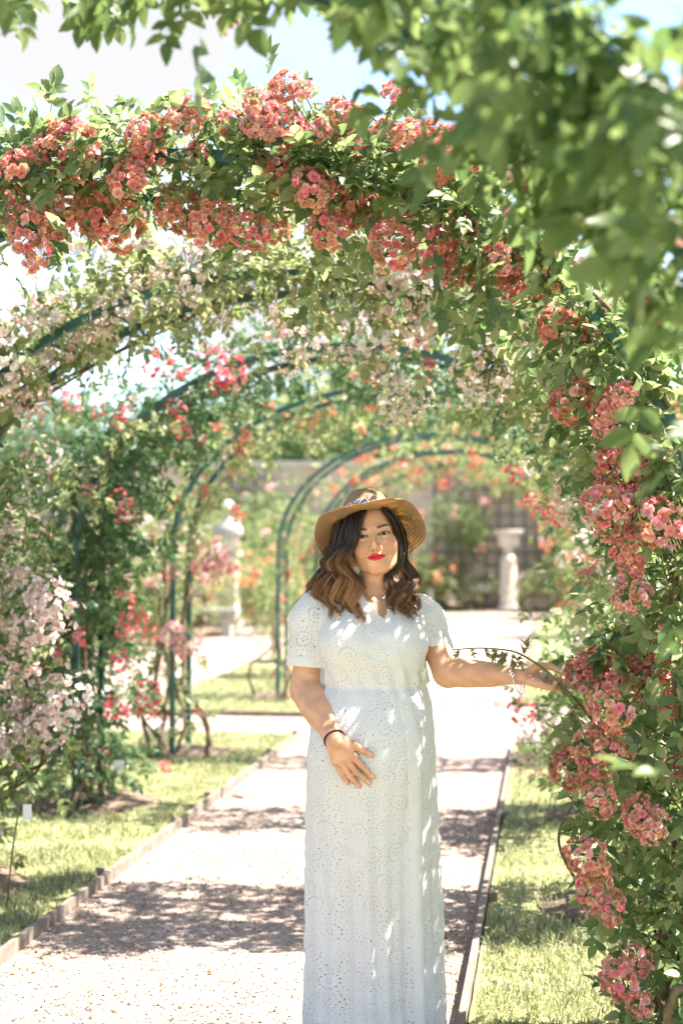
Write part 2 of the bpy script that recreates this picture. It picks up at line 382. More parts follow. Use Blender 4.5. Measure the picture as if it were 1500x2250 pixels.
# ------------------------------------------------------------------ leaves and flowers
def leaflet(L=1., W=.56, droop=.16, fold=.22):
    V = np.array([(0,0,0),(.36,0,0),(.70,0,0),(1,0,0),(.30,-.5*W,fold*W),(.68,-.42*W,fold*W),(.30,.5*W,fold*W),(.68,.42*W,fold*W)])*L
    V[:, 2] -= droop*(V[:, 0]/L)**2*L
    return V, np.array([(0,4,1),(5,3,2),(0,1,6),(2,3,7)]), np.array([(4,5,2,1),(1,2,7,6)])
def leaflet_fine(L=1., W=.56, droop=.16, fold=.22):
    xs = np.array((.17, .45, .76)); ws = np.array((.40, .52, .33))*W; mid = np.stack((np.r_[0, xs, 1], np.zeros(5), np.zeros(5)), 1)
    V = np.vstack((mid, np.stack((xs-.02, -ws, fold*ws*2), 1), np.stack((xs-.02, ws, fold*ws*2), 1)))*L; V[:, 2] -= droop*(V[:, 0]/L)**2*L
    return V, np.array([(0,5,1),(7,4,3),(0,1,8),(3,4,10)]), np.array([(5,6,2,1),(6,7,3,2),(1,2,9,8),(2,3,10,9)])
def compound_leaf(seed, pairs=2, cheap=False, limp=0., fine=False):
    r = np.random.default_rng(seed); m = MB()
    spots = [(.62, 0, .46)]
    for k in range(pairs): spots += [(.22+.62*(k/pairs)*.9, 1, .36+.05*k), (.22+.62*(k/pairs)*.9, -1, .36+.05*k)]
    for x, s, l in spots:
        l *= r.uniform(.9, 1.1); a = s*math.radians(r.uniform(48, 66)) if s else r.uniform(-.15, .15)
        if cheap:
            W = .5; V = np.array([(0,0,0),(.5,-.5*W,.08),(1,0,-.12),(.5,.5*W,.08)])*l; T, Q = np.array([(0,1,2),(0,2,3)]), None
        else:
            V, T, Q = (leaflet_fine if fine else leaflet)(l, r.uniform(.52, .62), r.uniform(.05, .3)+limp*.5, r.uniform(.12, .3)+limp*.8)
        tw = r.uniform(-.35, .35); cy, sy = math.cos(tw), math.sin(tw); V = np.stack((V[:, 0], V[:, 1]*cy-V[:, 2]*sy, V[:, 1]*sy+V[:, 2]*cy), 1)
        if limp: 
            pb = -limp*1.2; V = np.stack((V[:, 0]*math.cos(pb)-V[:, 2]*-math.sin(pb), V[:, 1], V[:, 0]*math.sin(pb)+V[:, 2]*math.cos(pb)), 1)
        ca, sa = math.cos(a), math.sin(a); V = np.stack((V[:, 0]*ca-V[:, 1]*sa, V[:, 0]*sa+V[:, 1]*ca, V[:, 2]), 1)
        V[:, 0] += x; V[:, 2] -= .10*x*x; m.add(V, T, Q)
    if not cheap:
        m.add([(0,-.008,0),(0,.008,0),(.33,.007,-.012),(.33,-.007,-.012),(.64,.005,-.042),(.64,-.005,-.042)], None, [(0,1,2,3),(3,2,4,5)])
    return m
LEAF_T = [compound_leaf(s, 2) for s in range(5)]
LEAF_F = [compound_leaf(s, 2, fine=True) for s in range(5)]
LEAF_C = [compound_leaf(s+20, 2, True) for s in range(4)]
def arrays(m):
    return np.concatenate(m.V), (np.concatenate(m.T) if m.T else np.zeros((0,3),int)), (np.concatenate(m.Q) if m.Q else np.zeros((0,4),int))
def frames(d, up):
    d = nrm(d); y = nrm(np.cross(up, d)); z = np.cross(d, y); return np.stack((d, y, z), -1)   # columns
def scatter_mesh(name, templates, pos, Fr, scale, mat, parent, r):
    k = r.integers(0, len(templates), len(pos)); VV, TT, QQ, n = [], [], [], 0
    for i, tm in enumerate(templates):
        V, T, Q = arrays(tm); s = np.where(k == i)[0]
        if not len(s): continue
        W = np.einsum('nij,vj->nvi', Fr[s]*scale[s][:, None, None], V) + pos[s][:, None]
        o = (np.arange(len(s))*len(V))[:, None, None] + n
        VV.append(W.reshape(-1, 3)); TT.append((T[None]+o).reshape(-1, 3)); QQ.append((Q[None]+o).reshape(-1, 4)); n += len(s)*len(V)
    return obj(name, np.concatenate(VV), mat, parent, np.concatenate(TT), np.concatenate(QQ), smooth=templates is LEAF_F)
LEAF_ME = {}
def leaf_mesh(i, mat):
    if (i, mat.name) not in LEAF_ME:
        me = LEAF_F[i].mesh('leaf', True); me.materials.append(mat); LEAF_ME[(i, mat.name)] = me
    return LEAF_ME[(i, mat.name)]
def mat4(Fr, pos, s):
    m = np.eye(4); m[:3, :3] = Fr*s; m[:3, 3] = pos; return Matrix(m.tolist())

def blossom(r, petals=((6, 1., .15), (5, .72, .55), (4, .45, 1.0)), cup=.25):
    VV, TT, tip = [], [], []; n = 0
    for cnt, rad, lift in petals:
        a0 = r.uniform(0, 2*PI)
        for k in range(cnt):
            a = a0 + k*2*PI/cnt + r.uniform(-.2, .2); w = rad*r.uniform(.42, .6); l = rad*r.uniform(.85, 1.1); lf = lift + r.uniform(-.15, .2)
            p = np.array([(.05*l, 0, 0), (.55*l, -w*.8, .0), (.98*l, -w*.5, cup*.5), (1.02*l, w*.5, cup*.5), (.55*l, w*.8, 0)])
            p[:, 2] += r.uniform(-.12, .12, 5)*rad
            z = p[:, 2] + p[:, 0]*math.tan(min(lf, 1.1)); p[:, 0] *= 1/(1+lf*.9); p[:, 2] = z*.75
            ca, sa = math.cos(a), math.sin(a); VV.append(np.stack((p[:, 0]*ca-p[:, 1]*sa, p[:, 0]*sa+p[:, 1]*ca, p[:, 2]), 1))
            TT += [(n, n+1, n+4), (n+1, n+2, n+3), (n+1, n+3, n+4)]; n += 5; tip += [0, .4, 1, 1, .4]
    return np.concatenate(VV), np.array(TT), np.array(tip)
PINK = [(.90, .27, .35), (.89, .37, .34), (.87, .47, .37), (.71, .41, .25), (.54, .29, .17), (.92, .52, .54)]
def cluster_mesh(seed, R=.070, nb=38, br=.0205, palette=PINK, weights=(.22, .24, .22, .15, .05, .12), petals=((6, 1., .15), (5, .72, .55), (4, .45, 1.0)), flat=.62, edge=(.55, .28, .15), eamt=.35, loose=.0):
    r = np.random.default_rng(seed); m = MB(); g = PI*(3-5**.5); first = r.choice(len(palette), p=weights)
    for i in range(nb):
        zz = 1 - (i+.5)/nb*1.25; a = i*g + r.uniform(-.3, .3); q = math.sqrt(max(0, 1-min(1, zz)**2)) if zz > -1 else 0
        d = np.array((q*math.cos(a), q*math.sin(a), zz)); d = nrm(d + r.normal(0, .12, 3))
        c = d*[1, 1, flat]*R*r.uniform(.82-loose, 1.08+loose*.5)*[1.15, .9, 1]
        V, T, tip = blossom(r, petals); b = br*r.uniform(.78, 1.18)
        nd = nrm(d + r.normal(0, .3, 3)); up = r.normal(0, 1, 3); Fr = frames(np.cross(nd, up)[None], nd[None])[0]
        W = (V*b) @ np.stack((Fr[:, 0], Fr[:, 1], nd), 1).T + c
        bc = np.array(palette[first if r.random() < .35 else r.choice(len(palette), p=weights)])
        pj = np.repeat(r.uniform(.7, 1.2, len(V)//5), 5)[:, None]; tp = tip[:, None]*eamt*np.repeat(r.random(len(V)//5), 5)[:, None]*2
        col = np.clip((bc*(1-tp) + np.array(edge)*tp)*pj, 0, .9); m.add(W, T, None, col)
        if i % 2 == 0: m.tube([(0, 0, -R*.9), c*.5 + [0, 0, -R*.25], c - d*b*.3], .0011, 3, (.10, .14, .05), cap=False)
    return m
def cluster_set(n, seed, **kw):
    out = []
    for i in range(n):
        me = cluster_mesh(seed+i, **kw).mesh('flower_cluster', False); me.materials.append(M['petal']); out.append(me)
    return out
CL_PINK = cluster_set(8, 100)
CL_PALE = cluster_set(5, 200, R=.07, nb=28, br=.0155, palette=[(.84, .68, .62), (.86, .75, .70), (.76, .56, .46), (.87, .81, .77)], weights=(.35, .3, .15, .2), petals=((5, 1., .2), (4, .5, .7)), edge=(.7, .5, .4), eamt=.2, loose=.25)
CL_WHITE = cluster_set(4, 230, R=.085, nb=30, br=.019, palette=[(.86, .66, .64), (.86, .76, .73), (.82, .52, .50)], weights=(.4, .4, .2), petals=((5, 1., .2), (4, .5, .7)), edge=(.8, .6, .5), eamt=.15, loose=.2)
CL_RED = cluster_set(5, 260, R=.055, nb=12, br=.019, palette=[(.84, .17, .22), (.88, .30, .34), (.88, .46, .45), (.84, .24, .20)], weights=(.35, .3, .2, .15), loose=.15, eamt=.1)
CL_CORAL = cluster_set(4, 290, R=.06, nb=12, br=.02, palette=[(.82, .22, .16), (.85, .36, .26), (.80, .16, .14)], weights=(.4, .35, .25), loose=.3, eamt=.1)
CL_PEACH = cluster_set(3, 310, R=.07, nb=9, br=.034, palette=[(.85, .42, .22), (.85, .55, .38), (.85, .34, .12)], weights=(.4, .3, .3), loose=.35, eamt=.1)
CL_ROSE = cluster_set(3, 330, R=.08, nb=11, br=.034, palette=[(.88, .54, .53), (.88, .66, .62), (.86, .42, .44)], weights=(.4, .35, .25), loose=.35, eamt=.1)
CL_SPENT = cluster_set(3, 350, R=.05, nb=11, br=.014, palette=[(.45, .25, .16), (.58, .38, .28), (.35, .17, .09)], weights=(.4, .35, .25), loose=.35, petals=((5, 1., .3), (4, .6, .9)))

def place_cluster(me, parent, pos, out, scale, r):
    out = nrm(out); Fr = frames(np.cross(out, r.normal(0, 1, 3))[None], out[None])[0]
    R3 = np.stack((Fr[:, 0], Fr[:, 1], out), 1)
    o = link('flower_cluster', me, None, parent); o.matrix_world = mat4(R3, pos, scale); return o

def add_leaves(parent, pos, d, scale, mat, nparts, r, name='foliage', cheap=False, label=None):
    """leaves of one plant: the ones that show largest are objects of their own, the rest one mesh"""
    up = nrm(r.normal(0, .55, (len(pos), 3)) + [0, -.25, .75]); Fr = frames(d, up)
    px, py, dep = project(pos); vis = (dep > .3) & (px > -30) & (px < 1530) & (py > -30) & (py < 2280)
    score = np.where(vis, scale/np.maximum(dep, .3)**1.5, -1); order = np.argsort(-score)
    pick = order[:nparts]; pick = pick[score[pick] > 0]; rest = np.setdiff1d(np.arange(len(pos)), pick)
    for i in pick:
        o = link('leaf', leaf_mesh(int(r.integers(0, 5)), mat), None, parent); o.matrix_world = mat4(Fr[i], pos[i], scale[i])
    if len(rest):
        o = scatter_mesh(name, LEAF_C if cheap else LEAF_F if mat in (M['leaf_mid'], M['leaf_dark']) else LEAF_T, pos[rest], Fr[rest], scale[rest], mat, parent, r); o['kind'] = 'stuff'

def arch_points(n, y, dens, thick, r, ymarg=.1, bias=.03):
    """points in the tangle round an arch: dens and thick are lists of (t, value)"""
    tt = np.linspace(0, 1, 600); w = np.interp(tt, *zip(*dens)); c = np.cumsum(w); c /= c[-1]
    t = np.interp(r.random(n), c, tt); th = np.interp(t, *zip(*thick)); p, nn = hoop_at(t)
    # clumps: pull points to random clump centres so the outline stays uneven
    rad = bias + r.normal(0, 1, n)*th + .6*th*np.sin(t*61 + 3*np.sin(t*23)) ; yy = y + r.uniform(-ymarg, ADEP+ymarg, n)
    pos = np.stack((AX + p[:, 0] + nn[:, 0]*rad, yy, p[:, 1] + nn[:, 1]*rad), 1)
    out = np.stack((nn[:, 0]*np.sign(rad+1e-6), r.normal(0, .6, n) + np.where(yy < y+ADEP/2, -.5, .5), nn[:, 1]*np.sign(rad+1e-6)), 1)
    ok = pos[:, 2] > .06
    return pos[ok], nrm(out)[ok], t[ok]

def rose_plant(y, label, n, dens, thick, mat, scale, nparts, seed, clusters=(), cheap=False, ymarg=.1, canes=6, group='climbing roses on the arches', droop=.45, bias=.03):
    r = np.random.default_rng(seed)
    t = thing('climbing_rose', label, 'rose', (0, 0, 0), group)
    pos, out, tt = arch_points(n, y, dens, thick, r, ymarg, bias)
    d = out*.7 + r.normal(0, .55, out.shape) + [0, 0, -droop]
    add_leaves(t, pos, d, scale*r.uniform(.6, 1.25, len(pos)), mat, nparts, r, cheap=cheap)
    for me, k, cd, ct, s in clusters:
        q, o2, _ = arch_points(k, y, cd, ct, r, ymarg+.06, bias+.02)
        for a, b_ in zip(q, o2): place_cluster(me[int(r.integers(0, len(me)))], t, a, b_*[1, 1.2, 1] + [0, -.3, .15], s*r.uniform(.7, 1.25), r)
    # canes climbing from the soil up the posts and along the hoop
    for k in range(canes):
        s = -1 if k % 2 == 0 else 1; n2 = 16; T = np.linspace(0.02, r.uniform(.25, .5), n2); p, nn = hoop_at(T if s < 0 else 1-T)
        off = r.uniform(-.05, .12) + .04*np.sin(np.linspace(0, r.uniform(5, 12), n2) + r.uniform(0, 6)); yy = y + ADEP*(.5 + .62*np.sin(np.linspace(r.uniform(0, 6), r.uniform(6, 9), n2)))
        pts = np.stack((AX + p[:, 0] + nn[:, 0]*off, yy, np.maximum(p[:, 1] + nn[:, 1]*off, .0)), 1)
        foot = pts[0].copy(); foot[0] += r.uniform(-.18, .18); foot[1] += r.uniform(-.2, .2); foot[2] = .0
        bow = (pts[2]+foot)/2 + [r.uniform(-.16, .16), r.uniform(-.15, .15), 0]; bow[2] = .3
        MB().tube(bez(np.vstack((foot, bow, pts[2:])), 40), np.linspace(r.uniform(.011, .017), .004, 40), 6).build('stem', M['cane'], t)
    return t, r

def cover(parent, y, n, t0, t1, mat, s, r):
    t = r.uniform(t0, t1, n); p, nn = hoop_at(t); rad = r.normal(0, .035, n); pos = np.stack((AX + p[:, 0] + nn[:, 0]*rad, y - .035 - r.exponential(.03, n), p[:, 1] + nn[:, 1]*rad), 1)
    add_leaves(parent, pos, r.normal(0, .7, pos.shape) + [0, -.35, -.1], s*r.uniform(.7, 1.2, n), mat, 0, r)
# ---- the foreground arch (dark, out of focus)
full = [(0, .5), (.2, .8), (.35, 1), (.65, 1), (.8, .9), (1, .5)]
rose0, r0 = rose_plant(ARCH_Y[0], 'dark leafy foreground rose with a few spent blush flowers, overhanging the sky', 560,
    [(0, .1), (.3, .15), (.40, .3), (.52, .25), (.59, .3), (.65, 1.3), (.69, 1.9), (.71, 1.1), (.73, .4), (.76, .15), (.88, .06), (1, .06)], [(0, .08), (.4, .04), (.55, .04), (.66, .055), (.76, .06), (.84, .06), (1, .06)], M['leaf_dark'], .125, 300, 1,
    [(CL_SPENT, 70, [(.5, .3), (.62, 1), (.8, 1), (1, .3)], [(0, .09), (1, .09)], .8), (CL_PALE, 5, [(.66, .2), (.7, 1), (.74, 1), (.8, 0)], [(0, .05), (1, .05)], .5)], canes=0, droop=.9, bias=.03, ymarg=.2)
def hang(n, x0, x1, ylim, Y0, Y1, s, r):
    px_ = r.uniform(x0, x1, n); lim = np.interp(px_, *zip(*ylim)); py_ = lim - r.exponential(60, n) - 10
    pos = np.array([P(a, b_, r.uniform(Y0, Y1)) for a, b_ in zip(px_, py_)])
    add_leaves(rose0, pos, r.normal(0, .22, pos.shape) + [0, -.1, -1], s*r.uniform(.7, 1.15, n), M['leaf_dark'], 0, r)
hang(170, -20, 900, [(0, -40), (60, 0), (130, -60), (180, 20), (250, 40), (320, -30), (420, -60), (520, -20), (610, -60), (680, -90), (760, -50), (900, 0)], 2.5, 2.95, .10, r0)
hang(90, 880, 1520, [(880, 20), (960, 80), (1050, 110), (1100, 200), (1200, 360), (1300, 470), (1400, 620), (1520, 700)], 2.4, 2.9, .11, r0)
n = 5; pos = np.array([P(r0.uniform(1470, 1530), r0.uniform(900, 2240), r0.uniform(1.9, 2.4)) for _ in range(n)])
add_leaves(rose0, pos, r0.normal(0, .5, pos.shape) + [-.6, -.2, -.3], .10*r0.uniform(.7, 1.2, n), M['leaf_dark'], 0, r0)
cover(rose0, ARCH_Y[0], 130, .54, .80, M['leaf_dark'], .11, r0); cover(rose0, ARCH_Y[0]+ADEP, 60, .58, .74, M['leaf_dark'], .11, r0)

# ---- the coral pink arch
roseA, rA = rose_plant(ARCH_Y[1], 'climbing rose heavy with coral pink flower clusters over and beside the woman', 2700,
    [(0, .8), (.2, 1), (.35, 1), (.65, 1.05), (.8, 1.1), (1, 1.0)], [(0, .14), (.3, .09), (.5, .075), (.66, .09), (.78, .11), (.9, .13), (1, .15)], M['leaf_mid'], .105, 300, 2, canes=10, ymarg=.10)
SPOTS = [(625,190,70),(665,200,50),(870,205,60),(755,245,70),(575,235,80),(610,215,60),(430,240,60),(405,265,70),(505,268,60),(620,285,100),(560,280,60),(700,290,60),(775,310,80),(860,300,80),(905,300,80),
 (960,310,80),(1000,335,110),(960,365,80),(40,365,90),(155,325,125),(110,310,60),(320,295,85),(315,340,85),(285,390,90),(430,340,60),(20,440,85),(610,360,85),(630,395,90),(685,415,95),(730,400,60),(60,500,95),(85,560,75),
 (130,475,95),(215,460,105),(270,490,105),(380,450,85),(420,475,95),(470,490,95),(550,510,85),(595,500,70),(720,505,85),(790,460,95),(770,420,65),(830,490,75),(860,540,105),(890,440,85),(960,550,95),(990,600,65),
 (1015,490,75),(1060,590,85),(1110,560,95),(1130,500,85),(1160,600,105),(1120,630,65),(1230,600,85),(1220,720,85),(1290,715,85),(1185,560,65),(1255,880,95),(1330,895,85),(1370,870,75),(1330,940,55),(1350,1000,85),
 (1400,1000,85),(1430,1035,105),(1340,1060,85),(1330,1110,95),(1380,1090,75),(1350,1150,85),(1440,1150,115),(1380,1205,75),(1390,1250,65),(1390,1310,80),(1275,1478,70),(1310,1458,85),(1360,1475,90),(1415,1460,95),
 (1450,1420,85),(1340,1560,95),(1430,1500,95),(1465,1545,65),(1260,1690,95),(1305,1650,95),(1345,1640,80),(1320,1755,70),(1400,1790,75),(1435,1815,75),(1290,1890,95),(1305,1950,85),(1345,1995,65),(1360,2150,85),
 (1400,2110,65),(1405,2205,65),(1480,1690,70)]
for px, py, dpx in SPOTS:
    side = px > 1195 and py > 640
    Y = ARCH_Y[1] + (rA.uniform(-.12, .1) if side else rA.uniform(-.14, .0) if py < 420 else rA.uniform(-.06, .2))
    if side and 1400 < py < 1520: Y = 4.02 + rA.uniform(.0, .08)
    p = P(px, py, Y); dep = project(p)[2]; s = dpx*dep/F/.138
    out = np.array((p[0]-AX, -1.6, 0.9 if py < 420 else .1 if not side else .2)) if not side else np.array((-.6, -1.2, .5))
    place_cluster(CL_PINK[int(rA.integers(0, len(CL_PINK)))], roseA, p, out + rA.normal(0, .3, 3), s, rA)
    # a flower stalk back to the tangle
    if rA.random() < .8:
        t0 = np.clip(.5 + (p[0]-AX)/(2*AR)*.55, .05, .95) if not side else .80 if p[2] > 1.6 else None
        if t0 is not None:
            hp, _ = hoop_at(np.array([t0])); root = np.array((AX+hp[0, 0], ARCH_Y[1]+.15, hp[0, 1]))
        else: root = np.array((AX+AR, ARCH_Y[1]+.3, max(.1, p[2]-.25)))
        MB().tube(bez([root, (root+p)/2 + rA.normal(0, .03, 3), p], 9), np.linspace(.0035, .0018, 9), 5).build('stalk', M['cane_green'], roseA)
# extra leaves hanging among the right-hand flowers, and the shoots that stand up above the hoop
n = 900; px_ = rA.uniform(1215, 1520, n); py_ = rA.uniform(620, 2280, n); edge = np.interp(py_, [620, 800, 1000, 1300, 1450, 1600, 1750, 2000, 2250], [1190, 1235, 1290, 1335, 1250, 1235, 1240, 1290, 1350])
k = px_ > edge + rA.exponential(25, n); pos = np.array([P(a, b_, ARCH_Y[1]+rA.uniform(.08, .6)) for a, b_ in zip(px_[k], py_[k])])
add_leaves(roseA, pos, rA.normal(0, .6, pos.shape) + [-.4, -.4, -.35], .10*rA.uniform(.6, 1.25, len(pos)), M['leaf_mid'], 0, rA, 'foliage')
n = 620; px_ = rA.uniform(-10, 1200, n); py_ = np.interp(px_, [0, 300, 600, 900, 1200], [350, 310, 290, 340, 450]) + rA.normal(40, 55, n)
pos = np.array([P(a, b_, ARCH_Y[1]+rA.uniform(-.1, .5)) for a, b_ in zip(px_, py_)])
add_leaves(roseA, pos, rA.normal(0, .6, pos.shape) + [0, -.5, .25], .095*rA.uniform(.6, 1.25, len(pos)), M['leaf_mid'], 0, rA, 'foliage')
for a, b_, c_ in [((690,330),(655,260),(640,200)),((690,330),(700,270),(690,225)),((840,330),(845,270),(870,215)),((850,300),(825,265),(800,250)),((760,330),(760,290),(757,255)),((440,330),(425,290),(430,250)),((580,300),(575,270),(575,245))]:
    MB().tube(bez([P(*a, ARCH_Y[1]+.05), P(*b_, ARCH_Y[1]), P(*c_, ARCH_Y[1]-.05)], 10), np.linspace(.004, .002, 10), 5).build('shoot', M['cane_green'], roseA)
cover(roseA, ARCH_Y[1], 260, .54, .86, M['leaf_mid'], .095, rA); cover(roseA, ARCH_Y[1], 60, .3, .54, M['leaf_mid'], .085, rA)
# the long cane she holds, with limp leaves
HY = 4.02
cane = bez([P(1420, 1760, HY+.25), P(1340, 1640, HY+.12), P(1280, 1556, HY+.03), P(1240, 1514, HY), P(1205, 1480, HY+.01), P(1176, 1457, HY+.03), P(1135, 1434, HY+.05), P(1100, 1427, HY+.05), P(1050, 1424, HY+.05), P(992, 1428, HY+.05)], 60)
MB().tube(cane, np.linspace(.0052, .0016, 60), 6).build('stem', M['cane_green'], roseA)
limp = [compound_leaf(60+i, 2, limp=1.1) for i in range(3)]; lm = []
for m_ in limp:
    me = m_.mesh('leaf', False); me.materials.append(M['leaf_limp']); lm.append(me)
for i, s in [(37, .060), (41, .062), (43, .055), (45, .055), (49, .042), (51, .04), (54, .04), (57, .036), (22, .06), (20, .055), (26, .05), (15, .08), (10, .09), (47, .045), (39, .05)]:
    d = nrm(np.array((rA.uniform(-.5, .5), rA.uniform(-.5, .3), rA.choice([-1, -1, -.8, .5])))); Fr = frames(d[None], nrm(rA.normal(0, 1, (1, 3))))[0]
    link('leaf', lm[i % 3], None, roseA).matrix_world = mat4(Fr, cane[i], s)
for pts, rad in [([(1345,2060),(1400,1900),(1330,1790),(1225,1740)], .006), ([(1440,2080),(1420,1960),(1300,1820),(1240,1735)], .005), ([(1300,1990),(1235,1880),(1230,1820),(1262,1760)], .006), ([(1470,2250),(1440,1950),(1390,1740),(1340,1560)], .008),
                 ([(1490,1760),(1440,1770),(1400,1810)], .006), ([(1500,1480),(1420,1580),(1345,1560)], .004)]:
    MB().tube(bez([P(a, b_, ARCH_Y[1]+.45) for a, b_ in pts], 24), np.linspace(rad, rad*.5, 24), 6).build('stem', M['cane'], roseA)

# ---- the pale arch
roseB, rB = rose_plant(ARCH_Y[2], 'climbing rose thick with pale blush flowers behind the coral one', 3000,
    [(0, .8), (.18, .7), (.35, .9), (.5, 1.1), (.65, 1.2), (.8, 1), (1, .7)], [(0, .15), (.2, .07), (.38, .075), (.5, .12), (.6, .14), (.75, .12), (1, .14)], M['leaf_pale'], .105, 300, 3,
    [(CL_PALE, 270, [(0, .2), (.3, .8), (.5, 1), (.7, 1), (.85, .5), (1, .3)], [(0, .12), (.3, .08), (.5, .12), (1, .12)], 1.5), (CL_RED, 12, [(.7, 0), (.8, 1), (1, .5)], [(0, .14), (1, .14)], .8)], ymarg=.24, canes=10, droop=.5, bias=.07)
def extra(parent, spots, sets, r, out=(0, -1, .2)):
    for px, py, Y, dpx in spots:
        p = P(px, py, Y); dep = project(p)[2]; place_cluster(sets[int(r.integers(0, len(sets)))], parent, p, np.array(out) + r.normal(0, .3, 3), dpx*dep/F/.15, r)
extra(roseB, [(870, 890, 5.5, 80), (900, 905, 5.5, 75), (850, 920, 5.5, 55), (920, 870, 5.55, 70), (1040, 850, 5.6, 70), (1100, 830, 5.6, 60), (700, 770, 5.6, 70), (640, 800, 5.6, 60), (760, 780, 5.5, 60)], CL_PALE, rB)
cover(roseB, ARCH_Y[2], 230, .46, .8, M['leaf_pale'], .10, rB)
# its left-hand mass of near-white flowers
WL = [(30, 1590), (60, 1500), (100, 1480), (45, 1440), (90, 1560), (30, 1660), (70, 1610), (150, 1560), (160, 1530), (45, 1350), (70, 1380), (95, 1350), (110, 1310), (30, 1300), (10, 1420), (10, 1240), (95, 1000), (75, 880), (40, 760), (20, 1180), (125, 1340), (10, 1540), (60, 1290), (100, 1610), (15, 1610)]
extra(roseB, [(a, b_, 5.75 + rB.uniform(-.25, .2), rB.uniform(60, 100)) for a, b_ in WL], CL_WHITE, rB)
pos = np.array([P(rB.uniform(-60, 150) if j % 3 else rB.uniform(-60, 70), rB.uniform(1000, 1750), 5.8 + rB.uniform(-.2, .4)) for j in range(520)])
add_leaves(roseB, pos, rB.normal(0, .6, pos.shape) + [.3, -.4, -.5], .10*rB.uniform(.6, 1.2, len(pos)), M['leaf_mid'], 0, rB)
for pts, rad in [([(-120,1990),(0,1770),(60,1680),(70,1560),(40,1440)], .016), ([(40,1700),(100,1670),(80,1590),(110,1500)], .010), ([(20,1740),(85,1690),(95,1620)], .009)]:
    MB().tube(bez([P(a, b_, 5.85) for a, b_ in pts], 30), np.linspace(rad, rad*.4, 30), 7).build('stem', M['cane'], roseB)

# ---- the deep green arch with red flowers
roseC, rC = rose_plant(ARCH_Y[3], 'deep green climbing rose dotted with red and pink flowers', 4400,
    [(0, .7), (.06, 1.2), (.1, 1.9), (.22, 2.2), (.30, 1.4), (.38, .7), (.5, .6), (.7, .7), (.85, .8), (1, .7)], [(0, .13), (.15, .17), (.25, .16), (.4, .13), (.6, .12), (.8, .12), (1, .13)], M['leaf_deep'], .10, 300, 4,
    [(CL_RED, 66, [(0, .5), (.1, 1), (.3, 1), (.5, .7), (.8, .8), (1, .4)], [(0, .22), (.3, .18), (.6, .14), (1, .16)], .85), (CL_PALE, 16, [(.3, .3), (.5, 1), (.7, .6)], [(0, .14), (1, .14)], .8)], ymarg=.12, canes=12, droop=.6)
extra(roseC, [(295, 1370, 7.4, 75), (275, 1385, 7.4, 60), (265, 1450, 7.4, 60), (180, 1400, 7.4, 60), (255, 1555, 7.4, 70), (330, 1530, 7.4, 80), (325, 1560, 7.4, 60), (125, 1440, 7.4, 50), (270, 1100, 7.4, 65), (275, 1130, 7.4, 50), (385, 900, 7.4, 60), (400, 940, 7.4, 60),
              (345, 800, 7.4, 90), (500, 820, 7.4, 100), (490, 840, 7.4, 70), (160, 890, 7.4, 60), (220, 905, 7.4, 45), (265, 915, 7.4, 55), (105, 1290, 7.4, 60), (60, 1290, 7.4, 45)], CL_RED, rC)
extra(roseC, [(1145, 1568, 7.0, 70), (1238, 1612, 7.0, 55), (1175, 1100, 7.6, 60), (1195, 1120, 7.6, 60), (1230, 1140, 7.6, 60), (1130, 1045, 7.6, 60), (1165, 1095, 7.6, 45), (1300, 1230, 7.6, 55), (1280, 1260, 7.6, 55)], CL_RED, rC)
n = 420; pos = np.array([P(rC.normal(1265, 45), rC.uniform(1330, 1740), 7.3 + rC.uniform(-.4, .4)) for _ in range(n)])
add_leaves(roseC, pos, rC.normal(0, .6, pos.shape) + [-.4, -.4, -.3], .09*rC.uniform(.6, 1.2, n), M['leaf_mid'], 0, rC)
extra(roseC, [(1215 + 60*math.sin(j*2.1), 1590 + 11*j, 7.2, 55) for j in range(9)] + [(1260, 1480, 7.3, 60), (1275, 1430, 7.3, 60), (1265, 1390, 7.3, 55), (1290, 1200, 7.3, 70)], CL_WHITE, rC)
MB().tube(bez([P(1400, 1760, 7.5), P(1300, 1640, 7.3), P(1200, 1590, 7.1), P(1150, 1570, 7.0)], 16), np.linspace(.008, .003, 16), 5).build('stem', M['cane'], roseC)
for pts in [((200, 1130), (270, 950), (390, 930)), ((150, 1050), (270, 990), (310, 925))]:
    MB().tube(bez([P(a, b_, 7.3) for a, b_ in pts], 14), np.linspace(.006, .003, 14), 5).build('stem', M['cane_green'], roseC)
pos = np.vstack([bez([P(a, b_, 7.25) for a, b_ in pts], 26) for pts in [((200, 1130), (270, 950), (390, 930)), ((120, 1100), (180, 1080), (250, 1110))]])
add_leaves(roseC, pos, rC.normal(0, .7, pos.shape) + [0, -.3, -.3], .085*rC.uniform(.7, 1.2, len(pos)), M['leaf_pale'], 0, rC)

# ---- farther arches
roseD, rD = rose_plant(ARCH_Y[4], 'thin climbing rose with pale green vines and small coral flowers', 1900,
    [(0, .5), (.15, .7), (.3, 1), (.5, 1.3), (.7, 1.2), (1, .8)], [(0, .12), (.3, .12), (.5, .15), (.7, .14), (1, .13)], M['leaf_pale'], .10, 160, 5,
    [(CL_CORAL, 70, [(0, .2), (.2, 1), (.5, 1), (.8, 1), (1, .3)], [(0, .14), (.5, .16), (1, .14)], .8), (CL_PALE, 40, [(.3, .5), (.5, 1), (.7, 1)], [(0, .16), (1, .16)], .8)], ymarg=.12, canes=12, droop=.8)
extra(roseD, [(470, 1230, 9.6, 60), (450, 1255, 9.6, 50), (485, 1205, 9.6, 45), (440, 1215, 9.6, 40), (385, 1390, 9.4, 55), (395, 1420, 9.4, 50), (435, 1420, 9.5, 45), (500, 1250, 9.7, 45), (520, 830, 9.6, 60)], CL_ROSE, rD)
